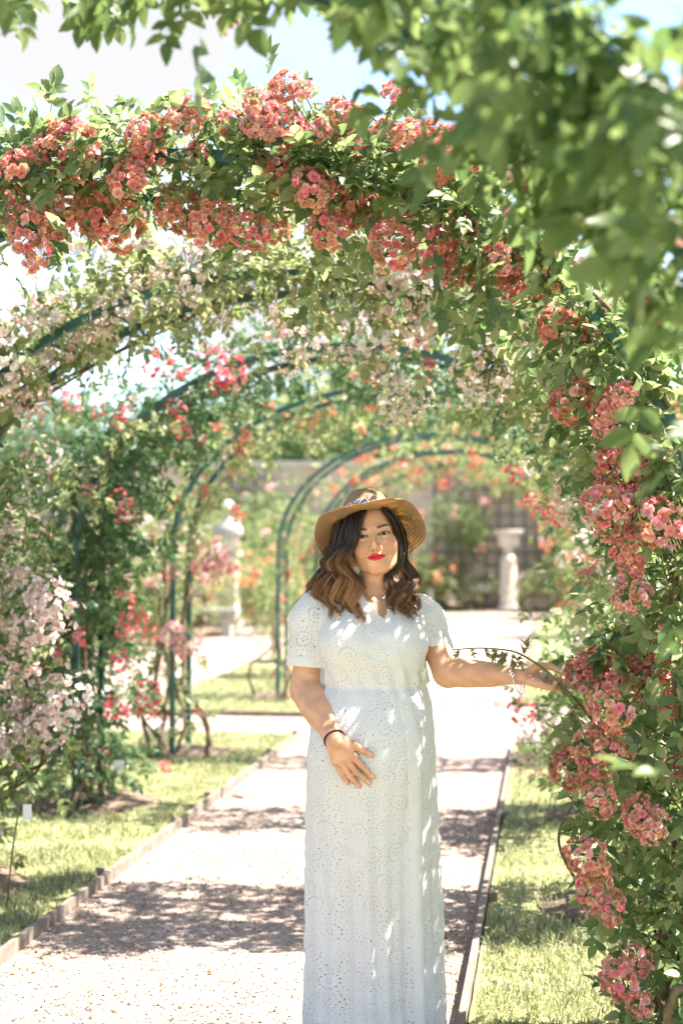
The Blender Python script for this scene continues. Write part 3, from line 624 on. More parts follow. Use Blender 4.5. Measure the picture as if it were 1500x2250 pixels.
rose_plant(ARCH_Y[5], 'sparse young climbing rose on the bare arch beyond the cross path', 700, [(0, 1), (.25, .9), (.4, .12), (.6, .12), (.8, .7), (1, 1)], [(0, .09), (1, .09)], M['leaf_pale'], .09, 0, 6,
    [(CL_CORAL, 16, [(0, .5), (.3, 0), (.7, .3), (1, 1)], [(0, .13), (1, .13)], .8)], True, canes=6)
rose_plant(ARCH_Y[6], 'climbing rose with peach flowers on the second arch beyond the cross path', 1300, full, [(0, .12), (.5, .10), (1, .12)], M['leaf_pale'], .10, 0, 7,
    [(CL_CORAL, 46, full, [(0, .16), (1, .16)], 1.1), (CL_PEACH, 16, full, [(0, .16), (1, .16)], .9)], True, canes=6)
rose_plant(ARCH_Y[7], 'climbing rose with salmon flowers on the farthest arch', 1700, full, [(0, .14), (.5, .12), (1, .14)], M['leaf_pale'], .11, 0, 8,
    [(CL_CORAL, 80, [(0, .5), (.3, 1), (.7, 1), (1, .5)], [(0, .18), (1, .18)], 1.3), (CL_ROSE, 24, full, [(0, .2), (1, .2)], .9)], True, canes=6)

# ------------------------------------------------------------------ background
def stone_mat(name, a, b_, sc_=6): return noise_mat(name, [(.3, a), (.7, b_)], sc_, 8, .85, .5, .01)
M['stone'] = stone_mat('pale_stone', (.42, .36, .30), (.66, .59, .51)); M['wall'] = stone_mat('wall_stone', (.45, .33, .26), (.62, .49, .40), 2.5)
M['lattice'] = noise_mat('lattice_paint', [(.3, (.13, .125, .11)), (.7, (.20, .19, .17))], 10, 4, .6, .1, .002)
M['label'] = noise_mat('label_white', [(.3, (.72, .72, .70)), (.7, (.82, .82, .80))], 20, 3, .5, 0)
M['white'] = stone_mat('white_marble', (.36, .35, .31), (.46, .45, .41), 4)
WY = 34.6
w = thing('garden_wall', 'long pinkish stone garden wall with a pale coping closing the garden', 'wall', (0, WY, 0))
MB().box((-30, 0, -.1), (30, .4, 3.5)).build('wall_body', M['wall'], w, False); MB().box((-30.05, -.08, 3.5), (30.05, .48, 3.66)).build('coping', M['stone'], w, False)
def trellis(label, x0, x1, z0, z1):
    t = thing('trellis', label, 'trellis', (x0, WY-.10, 0), 'dark lattice panels on the wall'); p = .31
    v = MB().box((-.032, 0, z0-.0), (.032, .03, z1)).mesh('slat', False); h = MB().box((0, -.034, -.032), (x1-x0, -.004, .032)).mesh('slat', False)
    for x in np.arange(0, x1-x0+.01, p): link('slat', v, M['lattice'], t).location = (x, 0, 0)
    for z in np.arange(z0+.1, z1, p): link('slat', h, M['lattice'], t).location = (0, 0, z)
xa, xb = P(955, 1200, WY)[0], P(1262, 1200, WY)[0]
trellis('dark lattice trellis on the wall behind the stone urn', xa, xb, .05, 3.3)
xc, xd = P(480, 1100, WY)[0], P(600, 1100, WY)[0]
trellis('dark lattice trellis on the wall behind the white bust', xc, xd, .05, 3.3)
trellis('dark lattice trellis on the wall left of the bust, mostly behind leaves', P(-60, 1100, WY)[0], P(140, 1100, WY)[0], .05, 3.3)
# urn on its column
c = P(1116, 1340, 33.5); u = thing('stone_urn', 'pale stone urn on a round column at the end of the path', 'urn', (c[0], c[1], 0)); 
MB().lathe([(0, 0), (.26, 0), (.26, .10), (.22, .14), (.20, .18), (.195, .7), (.185, 1.2), (.19, 1.24), (.15, 1.30), (.10, 1.36), (0, 1.36)]).build('column', M['stone'], u)
MB().lathe([(0, 1.36), (.12, 1.36), (.09, 1.42), (.10, 1.46), (.20, 1.53), (.245, 1.62), (.25, 1.74), (.27, 1.80), (.36, 1.88), (.36, 1.92), (.28, 1.92), (.2, 1.85), (0, 1.84)]).build('bowl', M['stone'], u)
# bust on a pedestal
c = G(500, 1380); b_ = thing('statue', 'white marble bust on a tall pale pedestal among the rose bushes', 'statue', (c[0], c[1], 0))
m = MB().box((-.24, -.24, 0), (.24, .24, .16)).box((-.18, -.18, .16), (.18, .18, 1.35)).box((-.23, -.23, 1.35), (.23, .23, 1.45)); m.build('pedestal', M['stone'], b_, False)
m = MB(); m.lathe([(0, 1.45), (.12, 1.45), (.09, 1.52), (.15, 1.60), (.27, 1.72), (.29, 1.84), (.22, 1.93), (.09, 1.98), (.075, 2.05), (.09, 2.10), (.115, 2.17), (.12, 2.25), (.10, 2.33), (.05, 2.38), (0, 2.385)], n=28)
V = m.V[0]; V[:, 1] *= np.where(V[:, 2] < 1.97, .6, 1.08); m.build('bust', M['white'], b_)
# bench
c = G(455, 1398); b_ = thing('stone_bench', 'small white stone bench beside the side path', 'bench', (c[0], c[1], 0))
MB().box((-.55, -.2, .38), (.55, .2, .47)).build('seat', M['white'], b_, False)
for s in (-.35, .35): MB().box((s-.08, -.15, -.02), (s+.08, .15, .379)).build('leg', M['white'], b_, False)
# plant labels
def plant_label(px, py, h, label, w=.05, hh=.085, lean=.05, hook=True):
    c = G(px, py); t = thing('plant_label', label, 'plant label', (c[0], c[1], 0), 'plant labels on wire stakes')
    MB().tube([(0, 0, -.02), (lean*.5, 0, h*.5), (lean, 0, h*.86)] + ([(lean-.03, 0, h*.93), (lean+.015, 0, h), (lean+.055, 0, h*.95), (lean+.035, 0, h*.88)] if hook else [(lean, 0, h)]), .004, 5).build('stake', M['cane'], t)
    MB().box((lean+.018, -.006, h*.88-hh), (lean+.018+w, -.003, h*.88)).build('tag', M['label'], t, False)
plant_label(12, 2010, .50, 'small white tag hanging from a bent wire stake beside the blush rose', lean=.055, w=.034, hh=.06)
plant_label(235, 1790, .34, 'white round tag low beside the deep green rose', .06, .06, .02)
plant_label(940, 1345, .6, 'tall grey plant label beside the far flower bed', .12, .5, -.02, False)
plant_label(1048, 1342, .75, 'white name board in front of the dark trellis', .5, .2, -.2, False)
plant_label(400, 1560, .42, 'white tag on a stake at the sparse coral rose', .07, .07, .02)

def infront(px, py, Y=33.7):
    g = G(px, py); return g if g[1] < Y else P(px, py, Y)
def bush(label, c, rx, rz, n, mat, sets, k, seed, zc=None, cs=1., name='rose_bush', cat='bush', group='rose bushes in the beds'):
    r = np.random.default_rng(seed); t = thing(name, label, cat, (c[0], c[1], 0), group); zc = zc or rz*.95
    # several lobes
    L = [(r.normal(0, .4, 3)*[rx, rx, rz*.8], r.uniform(.45, .75)) for _ in range(7)]
    idx = r.integers(0, 7, n); dirn = nrm(r.normal(0, 1, (n, 3))); rad = r.random(n)**.4
    pos = np.array([L[i][0] for i in idx]) + dirn*rad[:, None]*np.array([L[i][1] for i in idx])[:, None]*[rx, rx, rz]; pos[:, 2] += zc; pos[:, 2] = np.maximum(pos[:, 2], .08)
    up = nrm(r.normal(0, .5, (n, 3)) + [0, 0, .8]); Fr = frames(dirn + r.normal(0, .4, (n, 3)), up)
    o = scatter_mesh('foliage', LEAF_C, pos, Fr, .14*r.uniform(.7, 1.3, n)*(1 + .6*(rx > 1)), mat, t, r); o['kind'] = 'stuff'
    for _ in range(5):
        e = r.normal(0, .3, 3)*[rx, rx, 0] + [0, 0, zc]; MB().tube(bez([(r.normal(0, .06), r.normal(0, .06), -.02), e*.5 + [0, 0, 0], e], 8), np.linspace(.018, .006, 8), 5).build('stem', M['cane'], t)
    for _ in range(k):
        i = r.integers(0, 7); d = nrm(r.normal(0, 1, 3) + [.1, -.5, .3]); p = L[i][0] + d*L[i][1]*np.array([rx, rx, rz])*1.02; p[2] = max(p[2]+zc, .2)
        o = place_cluster(sets[int(r.integers(0, len(sets)))], t, p, d, cs*r.uniform(.7, 1.3), r); o.location = p; o.rotation_euler = o.rotation_euler
    return t
B = [(infront(345, 1420), 1.0, 1.0, CL_ROSE, 'loose bush of soft pink roses near the sparse coral arch', 'leaf_pale'), (infront(575, 1395), .8, .85, CL_PEACH, 'bush of orange and peach roses right of the white bust', 'leaf_mid'),
     (infront(610, 1372), .9, .8, CL_PEACH, 'low apricot rose bush at the end of the side path', 'leaf_pale'), (infront(440, 1375), 1.2, 1.2, CL_ROSE, 'tall pale pink rose bush left of the bust', 'leaf_pale'),
     (infront(260, 1400), 1.3, 1.1, CL_WHITE, 'wide white rose bush behind the deep green arch', 'leaf_pale'), (infront(120, 1410), 1.3, 1.0, CL_ROSE, 'broad pink rose bush far behind the blush flowers', 'leaf_mid'),
     (infront(20, 1400), 1.4, 1.3, CL_WHITE, 'large pale rose bush at the end of the left beds', 'leaf_pale'), (infront(540, 1352), 1.4, 1.3, CL_ROSE, 'mixed rose bush against the far wall', 'leaf_mid'),
     (infront(940, 1338), 1.0, .7, CL_PEACH, 'low flowering bush at the foot of the trellis', 'leaf_pale'), (infront(1000, 1336), .7, .55, CL_WHITE, 'little white flowered bush beside the name board', 'leaf_pale'),
     (infront(1190, 1338), .7, .55, CL_WHITE, 'small pale bush right of the urn', 'leaf_pale'), (infront(1290, 1345), 1.1, 1.1, CL_CORAL, 'coral rose bush right of the trellis', 'leaf_mid'), (infront(1340, 1360), 1.3, 1.5, CL_CORAL, 'tall coral rose bush behind the right-hand arch feet', 'leaf_mid'),
     (infront(760, 1340), 1.2, 1.2, CL_ROSE, 'pink rose bush at the wall behind the straw hat', 'leaf_mid'), (infront(860, 1345), 1.0, 1.0, CL_CORAL, 'coral bush at the wall behind her shoulder', 'leaf_mid'),
     (infront(1450, 1400), 1.2, 1.3, CL_WHITE, 'white rose bush right of the lawn', 'leaf_pale'), (infront(670, 1345), 1.2, 1.1, CL_ROSE, 'dusty pink rose bush at the wall left of the hat', 'leaf_pale')]
for i, (c, rx, rz, st, lab, mt) in enumerate(B): bush(lab, c, rx, rz, int(760*rx*rz)+200, M[mt], st, int(16*rx*rz)+6, 40+i, cs=1.3)
rb2 = np.random.default_rng(5)
KB = [('pale pink rose bush in the crowded bed beyond the side path', CL_ROSE, 'leaf_pale'), ('white flowered rose bush in the crowded bed beyond the side path', CL_WHITE, 'leaf_pale'), ('orange flowered rose bush in the crowded bed beyond the side path', CL_PEACH, 'leaf_mid')]
for i in range(21):
    k = i % 3; lev = ['just past the cross path', 'level with the bare iron arch', 'level with the farthest iron arch', 'short of the stone bench', 'level with the white bust', 'beyond the white bust', 'close to the far wall'][i//3]; x = -6.3 - 5*rb2.random(); y = 12 + i*.95; h = rb2.uniform(.7, 1.15)
    bush(KB[k][0].split(' in the')[0] + ' in the left bed, ' + lev, (x, y), rb2.uniform(.6, 1.0), h, 650, M[KB[k][2]], KB[k][1], 16, 120+i, cs=1.1, group='rose bushes in the left bed')
for i in range(8):
    bush('coral rose bush in the right bed, ' + ['eighth', 'seventh', 'sixth', 'fifth', 'fourth', 'third', 'second', 'first'][i] + ' from the far wall', (3.2 + 2*rb2.random(), 12 + i*2.6), .9, 1.0, 600, M['leaf_pale'], CL_CORAL, 14, 150+i, cs=1.1, group='coral bushes in the right bed')
# vine on the trellis
bush('dark leafy vine climbing the wall left of the urn', P(1000, 1180, WY-.45), .75, .95, 900, M['leaf_mid'], CL_ROSE, 6, 70, 1.9, 1.2, 'climbing_vine', 'vine', 'vines on the wall')
bush('leafy vine hanging over the wall by the left trellis', P(610, 1150, WY-.5), 1.0, 1.5, 1200, M['leaf_mid'], CL_ROSE, 8, 71, 1.9, 1.2, 'climbing_vine', 'vine', 'vines on the wall')
bush('pale leafy vine covering the wall left of the bust', P(440, 1120, WY-.5), 1.2, 1.5, 1200, M['leaf_pale'], CL_ROSE, 10, 72, 1.9, 1.2, 'climbing_vine', 'vine', 'vines on the wall')
bush('coral flowered vine on the wall above the urn', P(1180, 1075, WY-.5), 1.6, .35, 500, M['leaf_pale'], CL_CORAL, 16, 73, 3.2, 1.4, 'climbing_vine', 'vine', 'vines on the wall')

# trees beyond the wall
M['bark'] = noise_mat('bark', [(.3, (.06, .045, .03)), (.7, (.14, .11, .08))], 8, 8, .9, .6, .03)
def tree(label, x, y, h, rx, mat, seed):
    r = np.random.default_rng(seed); t = thing('tree', label, 'tree', (x, y, 0), 'trees beyond the wall'); m = MB()
    m.tube(bez([(0, 0, -.1), (.1, 0, h*.3), (0, .1, h*.6), (.1, 0, h*.85)], 12), np.linspace(.22, .05, 12), 8); tips = []
    for k in range(12):
        a = r.uniform(0, 2*PI); z0 = h*r.uniform(.25, .7); e = np.array((math.cos(a)*rx*.65, math.sin(a)*rx*.65, min(h*.95, z0+h*r.uniform(.1, .3)))); tips.append(e)
        m.tube(bez([(0, 0, z0), e*[.5, .5, 0] + [0, 0, (z0+e[2])/2+.1], e], 8), np.linspace(.09, .02, 8), 5)
    m.build('trunk', M['bark'], t); tips.append(np.array((0, 0, h*.9)))
    n = 1900; idx = r.integers(0, len(tips), n); d = nrm(r.normal(0, 1, (n, 3))); pos = np.array(tips)[idx] + d*(r.random(n)**.45)[:, None]*[rx*.48, rx*.48, h*.17]
    Fr = frames(d + r.normal(0, .5, (n, 3)), nrm(r.normal(0, .5, (n, 3)) + [0, 0, .8]))
    scatter_mesh('crown', LEAF_C, pos, Fr, .49*r.uniform(.7, 1.3, n), mat, t, r)['kind'] = 'stuff'
TR = [(700, 900, 5.2, 'M'), (800, 880, 5.2, 'D'), (900, 870, 5.5, 'D'), (1010, 890, 5, 'M'), (600, 935, 4.2, 'M'), (490, 930, 4., 'M'), (380, 930, 4.2, 'M'), (180, 930, 4.4, 'M'), (40, 915, 4.4, 'M'), (1130, 905, 5, 'M'), (1240, 900, 5, 'D'), (1400, 880, 5.5, 'M')]
TL = ['broad green tree beyond the wall above the hat', 'dark dense tree beyond the wall above the bare arch', 'darkest tree beyond the wall under the hanging blush cluster', 'leafy tree beyond the wall right of the dark trees', 'round tree beyond the wall near the white bust',
      'small tree beyond the wall left of the bust', 'tree beyond the wall seen between the coral vines', 'tree beyond the wall behind the deep green arch', 'tree beyond the wall behind the blush flowers', 'tree beyond the wall above the urn', 'dark tree beyond the wall right of the urn', 'tall tree beyond the wall behind the coral rose']
for i, ((px, py, rx, k), l) in enumerate(zip(TR, TL)):
    y = 42 + (i*37 % 11)*1.2; p = P(px, py, y); tree(l, p[0], y, p[2]+.3, rx, M['leaf_deep' if k == 'D' else 'leaf_tree'], 80+i)

# ------------------------------------------------------------------ the woman
YW = 4.19
def W(px, py, dy=0.): return P(px, py, YW+dy)
def smin(a, b_, k):
    h = np.clip(.5 + .5*(b_-a)/k, 0, 1); return b_*(1-h) + a*h - k*h*(1-h)
def cone(p, a, b_, ra, rb):
    a = np.asarray(a); b_ = np.asarray(b_); ba = b_-a; t = np.clip(((p-a) @ ba)/(ba @ ba), 0, 1)
    return np.linalg.norm(p - a - t[:, None]*ba, axis=1) - (ra + (rb-ra)*t)
def ell(p, c, r, R=None):
    q = p - np.asarray(c)
    if R is not None: q = q @ R
    r = np.asarray(r); k0 = np.linalg.norm(q/r, axis=1); k1 = np.linalg.norm(q/(r*r), axis=1)
    return k0*(k0-1)/np.maximum(k1, 1e-9)
def chain(p, pts, rad, k=.004):
    d = None
    for i in range(len(pts)-1):
        e = cone(p, pts[i], pts[i+1], rad[i], rad[i+1]); d = e if d is None else smin(d, e, k)
    return d

def surface_nets(f, lo, hi, h, b=20):
    """sparse surface nets: quads of the zero level of f"""
    lo = np.asarray(lo, float); n = np.ceil((np.asarray(hi)-lo)/h).astype(int) + 2; nb = -(-n//b); D = nb*b + 4
    bi = np.stack(np.meshgrid(*[np.arange(k) for k in nb], indexing='ij'), -1).reshape(-1, 3)
    cen = lo + (bi*b + b/2)*h; keep = np.abs(f(cen)) < b*h*.5*1.75 + .010; bi = bi[keep]
    g = np.stack(np.meshgrid(*[np.arange(-1, b+1)]*3, indexing='ij'), -1).reshape(-1, 3); m = b+2
    ids, pts, quads = [], [], []; gid = lambda c: ((c[..., 0]+1)*D[1] + c[..., 1]+1)*D[2] + c[..., 2]+1
    corners = np.array([(i, j, k) for i in (0, 1) for j in (0, 1) for k in (0, 1)])
    edges = [(a, c) for a in range(8) for c in range(a+1, 8) if np.abs(corners[a]-corners[c]).sum() == 1]
    for q in bi:
        base = q*b; v = f(lo + (g+base)*h).reshape(m, m, m)
        if v.min() > 0 or v.max() < 0: continue
        s = v < 0
        cv = np.stack([v[c[0]:m-1+c[0], c[1]:m-1+c[1], c[2]:m-1+c[2]] for c in corners], -1); cs = cv < 0
        act = cs.any(-1) & ~cs.all(-1); act[0] = act[:, 0] = act[:, :, 0] = False
        ci = np.argwhere(act)
        if len(ci):
            vv = cv[act]; acc = np.zeros((len(ci), 3)); cnt = np.zeros(len(ci))
            for a, c in edges:
                va, vb = vv[:, a], vv[:, c]; x = (va < 0) != (vb < 0); t = va[x]/(va[x]-vb[x])
                acc[x] += corners[a] + t[:, None]*(corners[c]-corners[a]); cnt[x] += 1
            cell = ci - 1 + base; ids.append(gid(cell)); pts.append(lo + (cell + acc/cnt[:, None])*h)
        own = s[1:-1, 1:-1, 1:-1]
        for ax in range(3):
            nx = [slice(1, -1)]*3; nx[ax] = slice(2, None); ch = own != s[tuple(nx)]; e = np.argwhere(ch)
            if not len(e): continue
            c = e + base; u, w = (ax+1) % 3, (ax+2) % 3; du, dw = np.zeros(3, int), np.zeros(3, int); du[u] = 1; dw[w] = 1
            qd = np.stack((gid(c), gid(c-du), gid(c-du-dw), gid(c-dw)), 1); flip = ~own[ch]; qd[flip] = qd[flip][:, ::-1]; quads.append(qd[:, ::-1])
    ids = np.concatenate(ids); pts = np.concatenate(pts); quads = np.concatenate(quads)
    o = np.argsort(ids); ids, pts = ids[o], pts[o]; k = np.searchsorted(ids, quads); k = np.minimum(k, len(ids)-1)
    good = (ids[k] == quads).all(1); quads = k[good]
    e = h*.3; ex = np.eye(3)*e; v0 = f(pts); gr = np.stack([f(pts+ex[i])-v0 for i in range(3)], 1)/e
    pts = pts - gr*(np.clip(v0, -h, h)/np.maximum((gr**2).sum(1), .2))[:, None]
    return pts, quads
def box_cut(p, lo, hi):
    q = np.maximum(np.asarray(lo)-p, p-np.asarray(hi)); return q.max(1)
def compact(V, Q):
    u, inv = np.unique(Q, return_inverse=True); return V[u], inv.reshape(Q.shape), u

# head frame
ex0 = np.array((math.cos(YAW), math.sin(YAW), 0)); ey0 = np.array((math.sin(YAW), -math.cos(YAW), 0)); ez0 = np.array((0, 0, 1.))
ro = math.radians(8.5); hx = ex0*math.cos(ro) + ez0*math.sin(ro); hz = ez0*math.cos(ro) - ex0*math.sin(ro)
pi_ = math.radians(7); hy = ey0*math.cos(pi_) + hz*math.sin(pi_); hz = hz*math.cos(pi_) - ey0*math.sin(pi_)
ya = math.radians(5); hy, hx = hy*math.cos(ya) - hx*math.sin(ya), hx*math.cos(ya) + hy*math.sin(ya)
HR = np.stack((hx, hy, hz), 1)                      # columns: right (in picture), front, up
HO = W(819, 1176, -.085) - .085*hy
def H(x, y, z): return HO + HR @ np.array((x, y, z))
def toH(p): return (p - HO) @ HR
EYEC = [np.array((-.0315, .0705, .0)), np.array((.0315, .0705, .0))]
def lid_open(q, s):
    """signed almond opening of the eye in face coordinates"""
    x = (q[:, 0] - EYEC[s][0])*(1 if s else -1); z = q[:, 2] - EYEC[s][2] - .05*x
    t = np.clip(x/.0148, -1, 1); w = np.clip(1-t*t, 0, 1)
    top = .0045*w**.8 + .0006; bot = -.0038*w
    return np.maximum(np.maximum(z-top, bot-z), np.abs(x)-.0150)
def head_f(p):
    q = toH(p)
    d = ell(q, (0, -.012, .028), (.0735, .092, .083))
    d = smin(d, ell(q, (0, .018, -.026), (.063, .067, .077)), .03)
    d = smin(d, ell(q, (0, .030, .040), (.056, .052, .045)), .025)                      # forehead
    ax = np.abs(q[:, 0]); qa = np.stack((ax, q[:, 1], q[:, 2]), 1)
    d = smin(d, cone(qa, (.0525, -.002, -.057), (.014, .052, -.090), .018, .018), .03)        # jaw
    d = smin(d, ell(q, (0, .059, -.091), (.022, .019, .016)), .022)                           # chin
    d = smin(d, ell(qa, (.037, .052, -.030), (.025, .026, .024)), .022)                        # cheeks
    d = smin(d, cone(qa, (.010, .082, .020), (.045, .066, .020), .0085, .0075), .014)           # brow
    d = -smin(-d, ell(qa, (.0315, .099, -.003), (.0195, .021, .0125)), .010)                     # eye sockets
    lid = np.minimum(np.linalg.norm(q-EYEC[0], axis=1), np.linalg.norm(q-EYEC[1], axis=1)) - .0146
    d = smin(d, lid, .004)
    for s in (0, 1): d = np.maximum(d, -np.maximum(np.maximum(lid_open(q, s), .068-q[:, 1]), np.linalg.norm(q-EYEC[s], axis=1)-.02))
    d = smin(d, cone(q, (0, .086, .008), (0, .1015, -.031), .0064, .0076), .010)                  # nose
    d = smin(d, ell(q, (0, .0998, -.0350), (.0108, .0105, .0088)), .007)
    d = smin(d, ell(qa, (.0128, .0890, -.0385), (.0060, .0088, .0060)), .006)
    d = -smin(-d, ell(qa, (.0072, .0975, -.0462), (.0038, .0055, .0030)), .0025)                # nostrils
    d = smin(d, ell(q, (0, .072, -.066), (.030, .0150, .020)), .018)                            # mouth mound
    q0 = q; q = q*[1/1.14, 1, 1] - [0, 0, .0045]; ax = np.abs(q[:, 0]); qa = np.stack((ax, q[:, 1], q[:, 2]), 1)
    up = smin(cone(qa, (.0055, .0890, -.0635), (.0255, .0760, -.0668), .0036, .0014), cone(qa, (0, .0882, -.0645), (.0055, .0890, -.0635), .0034, .0036), .003)
    lo_ = smin(cone(qa, (0, .0866, -.0738), (.0110, .0845, -.0730), .0054, .0050), cone(qa, (.0110, .0845, -.0730), (.0255, .0760, -.0676), .0048, .0012), .004)
    d = smin(d, up, .0035); d = smin(d, lo_, .004)
    cz = q[:, 2] + .0687 + .0008*np.cos(ax*180) - 2.6*ax**2; d = d + .0016*np.exp(-(cz/.0013)**2)*(ax < .0235)*(q[:, 1] > .07)
    q = q0; qa = np.stack((np.abs(q[:, 0]), q[:, 1], q[:, 2]), 1)
    ear = ell(qa, (.0735, -.010, -.018), (.008, .019, .030)); d = smin(d, ear, .006)
    return d
# limbs
SR, ER, WR = W(690, 1345, -.035), W(674, 1515, -.045), W(733, 1628, -.235)
SL, EL, WL_ = W(928, 1358, .055), W(984, 1477, -.02), W(1146, 1486, -.115)
NB = W(822, 1318, .035)
# the torso, as rows: photograph y, left and right edge, depth in front and behind
ROWS = np.array([(1288,782,862,.050,.075),(1300,768,874,.058,.080),(1312,735,902,.072,.092),(1328,704,926,.088,.102),(1345,694,936,.102,.108),(1370,700,940,.122,.112),(1405,712,945,.146,.112),(1440,716,946,.148,.108),(1480,715,942,.136,.102),(1506,709,940,.138,.100),
    (1550,698,950,.170,.100),(1600,691,956,.198,.104),(1650,688,958,.208,.110),(1700,686,959,.200,.114),(1760,684,961,.184,.116),(1850,681,964,.168,.118),(2000,679,968,.160,.122),(2150,677,971,.165,.126),(2300,674,974,.172,.132)], float)
rz = np.array([W(820, r[0])[2] for r in ROWS])[::-1]; rl = np.array([W(r[1], r[0])[0] for r in ROWS])[::-1]; rr_ = np.array([W(r[2], r[0])[0] for r in ROWS])[::-1]; rf = ROWS[::-1, 3]; rb_ = ROWS[::-1, 4]
zz = np.linspace(rz[0]-.02, rz[-1]+.02, 400)
def sm(a):
    v = np.interp(zz, rz, a); k = np.hanning(23); k /= k.sum(); return np.convolve(np.pad(v, 11, 'edge'), k, 'valid')
tcx, thw, tfr, tbk = sm((rl+rr_)/2), sm((rr_-rl)/2), sm(rf), sm(rb_)
def torso_par(z): return [np.interp(z, zz, a) for a in (tcx, thw, tfr, tbk)]
def torso_f(p, inset=0.):
    cx, hw, fr, bk = torso_par(p[:, 2]); b2 = (fr+bk)/2 - inset; cy = YW + (bk-fr)/2 + (p[:, 0]-cx)*YAW*.9; a2 = hw - inset
    u = (p[:, 0]-cx)/a2; v = (p[:, 1]-cy)/b2; k0 = (np.abs(u)**2.3 + np.abs(v)**2.3)**(1/2.3); d = (k0-1)*np.minimum(a2, b2)*.92
    return np.maximum(np.maximum(d, p[:, 2]-zz[-1]), zz[0]-p[:, 2])
def front_y(px, py):
    y = YW-.15
    for _ in range(4):
        p = P(px, py, y); cx, hw, fr, bk = torso_par(np.array([p[2]])); u = np.clip(abs((p[0]-cx[0])/hw[0]), 0, .98)
        y = YW + (bk[0]-fr[0])/2 + (p[0]-cx[0])*YAW*.9 - (fr[0]+bk[0])/2*(1-u**2.3)**(1/2.3)
    return y
def onbelly(px, py, off): return P(px, py, front_y(px, py)-off)
# her right hand, flat on the belly
hw0 = WR
RF = [([(775,1662),(794,1682),(808,1696),(820,1708)], (.0105,.0085,.0078,.0066)), ([(762,1671),(783,1697),(798,1709),(812,1721)], (.0105,.0088,.0080,.0068)), ([(749,1676),(769,1705),(779,1717),(789,1728)], (.010,.0084,.0076,.0064)), ([(737,1674),(751,1701),(758,1711),(764,1721)], (.009,.0075,.0068,.0058))]
RFP = [([onbelly(*q, o) for q, o in zip(pt, (.022, .017, .012, .007))], rad) for pt, rad in RF]
RTH = ([onbelly(750, 1632, .026), onbelly(776, 1637, .022), onbelly(798, 1648, .014), onbelly(817, 1660, .008)], (.014, .0115, .0092, .0072))
WR = onbelly(737, 1628, .038)
RN = [onbelly(817, 1705, .0145), onbelly(809, 1718, .0145), onbelly(787, 1725, .0145), onbelly(762.5, 1718, .0135), onbelly(813, 1657, .0145)]
def hand_r(p):
    d = None
    for pts, rad in RFP:
        e = chain(p, pts, rad, .003); d = e if d is None else smin(d, e, .0015)
    d = smin(d, chain(p, *RTH, .004), .0015); pal = None
    for (pts, rad), wo in zip(RFP, ((6, -4), (2, -1), (-3, 3), (-8, 6))):
        e = cone(p, WR + np.array((wo[0]/740, 0, -wo[1]/740)), pts[0], .0165, .0115); pal = e if pal is None else smin(pal, e, .008)
    pal = smin(pal, cone(p, WR, RTH[0][1], .017, .0115), .012)
    for pts, rad in RFP:
        d = smin(d, np.linalg.norm(p-pts[1]-np.array((0, -.001, 0)), axis=1) - rad[1]*1.09, .003)
        pal = smin(pal, cone(p, pts[0] + np.array((0, -.0025, 0)), WR*.6 + pts[0]*.4 + np.array((0, -.004, 0)), .0108, .0075), .004)
    return smin(d, pal, .004)
# her left hand, palm up, fingers curling round the flower
def LW_(px, py, dy): return W(px, py, dy)
LFP = []
for i, (mc, pi2, di, ti) in enumerate([((1194,1506),(1214,1512),(1222,1500),(1219,1486)), ((1200,1503),(1228,1515),(1238,1501),(1234,1487)), ((1204,1497),(1236,1511),(1246,1499),(1243,1487)), ((1206,1489),(1237,1500),(1248,1491),(1246,1481))]):
    y0 = -.165 + .019*i; LFP.append(([LW_(*mc, y0), LW_(*pi2, y0-.004), LW_(*di, y0), LW_(*ti, y0+.008)], (.0098,.0084,.0077,.0062)))
LTH = ([LW_(1162, 1478, -.10), LW_(1181, 1464, -.115), LW_(1208, 1464, -.13), LW_(1234, 1477, -.14)], (.014, .0118, .0094, .0072))
LN = [LW_(1219, 1485, -.172), LW_(1235, 1486, -.152), LW_(1244, 1486, -.133), LW_(1247, 1480, -.114), LW_(1232, 1473, -.147)]
def hand_l(p):
    d = None
    for pts, rad in LFP:
        e = chain(p, pts, rad, .003); d = e if d is None else smin(d, e, .0012)
    pal = None
    for i, (pts, rad) in enumerate(LFP):
        e = cone(p, WL_ + np.array((.0, -.006+.005*i, -.004+.003*i)), pts[0], .0145, .0105); pal = e if pal is None else smin(pal, e, .008)
    pal = smin(pal, ell(p, LW_(1176, 1497, -.145), (.024, .014, .012)), .01)
    th = chain(p, *LTH, .004); pal = smin(pal, cone(p, WL_, LTH[0][1], .015, .011), .010)
    return smin(smin(d, pal, .004), th, .003)
def arms_f(p):
    d = smin(cone(p, SR, ER, .048, .047), cone(p, ER, WR, .047, .0265), .018)
    d = smin(d, cone(p, ER*.8+WR*.2, ER*.5+WR*.5, .046, .040), .02)
    e = smin(cone(p, SL, EL, .045, .041), cone(p, EL, WL_, .041, .0225), .022); e = smin(e, cone(p, EL*.75+WL_*.25, EL*.4+WL_*.6, .038, .031), .02)
    return np.minimum(d, e)
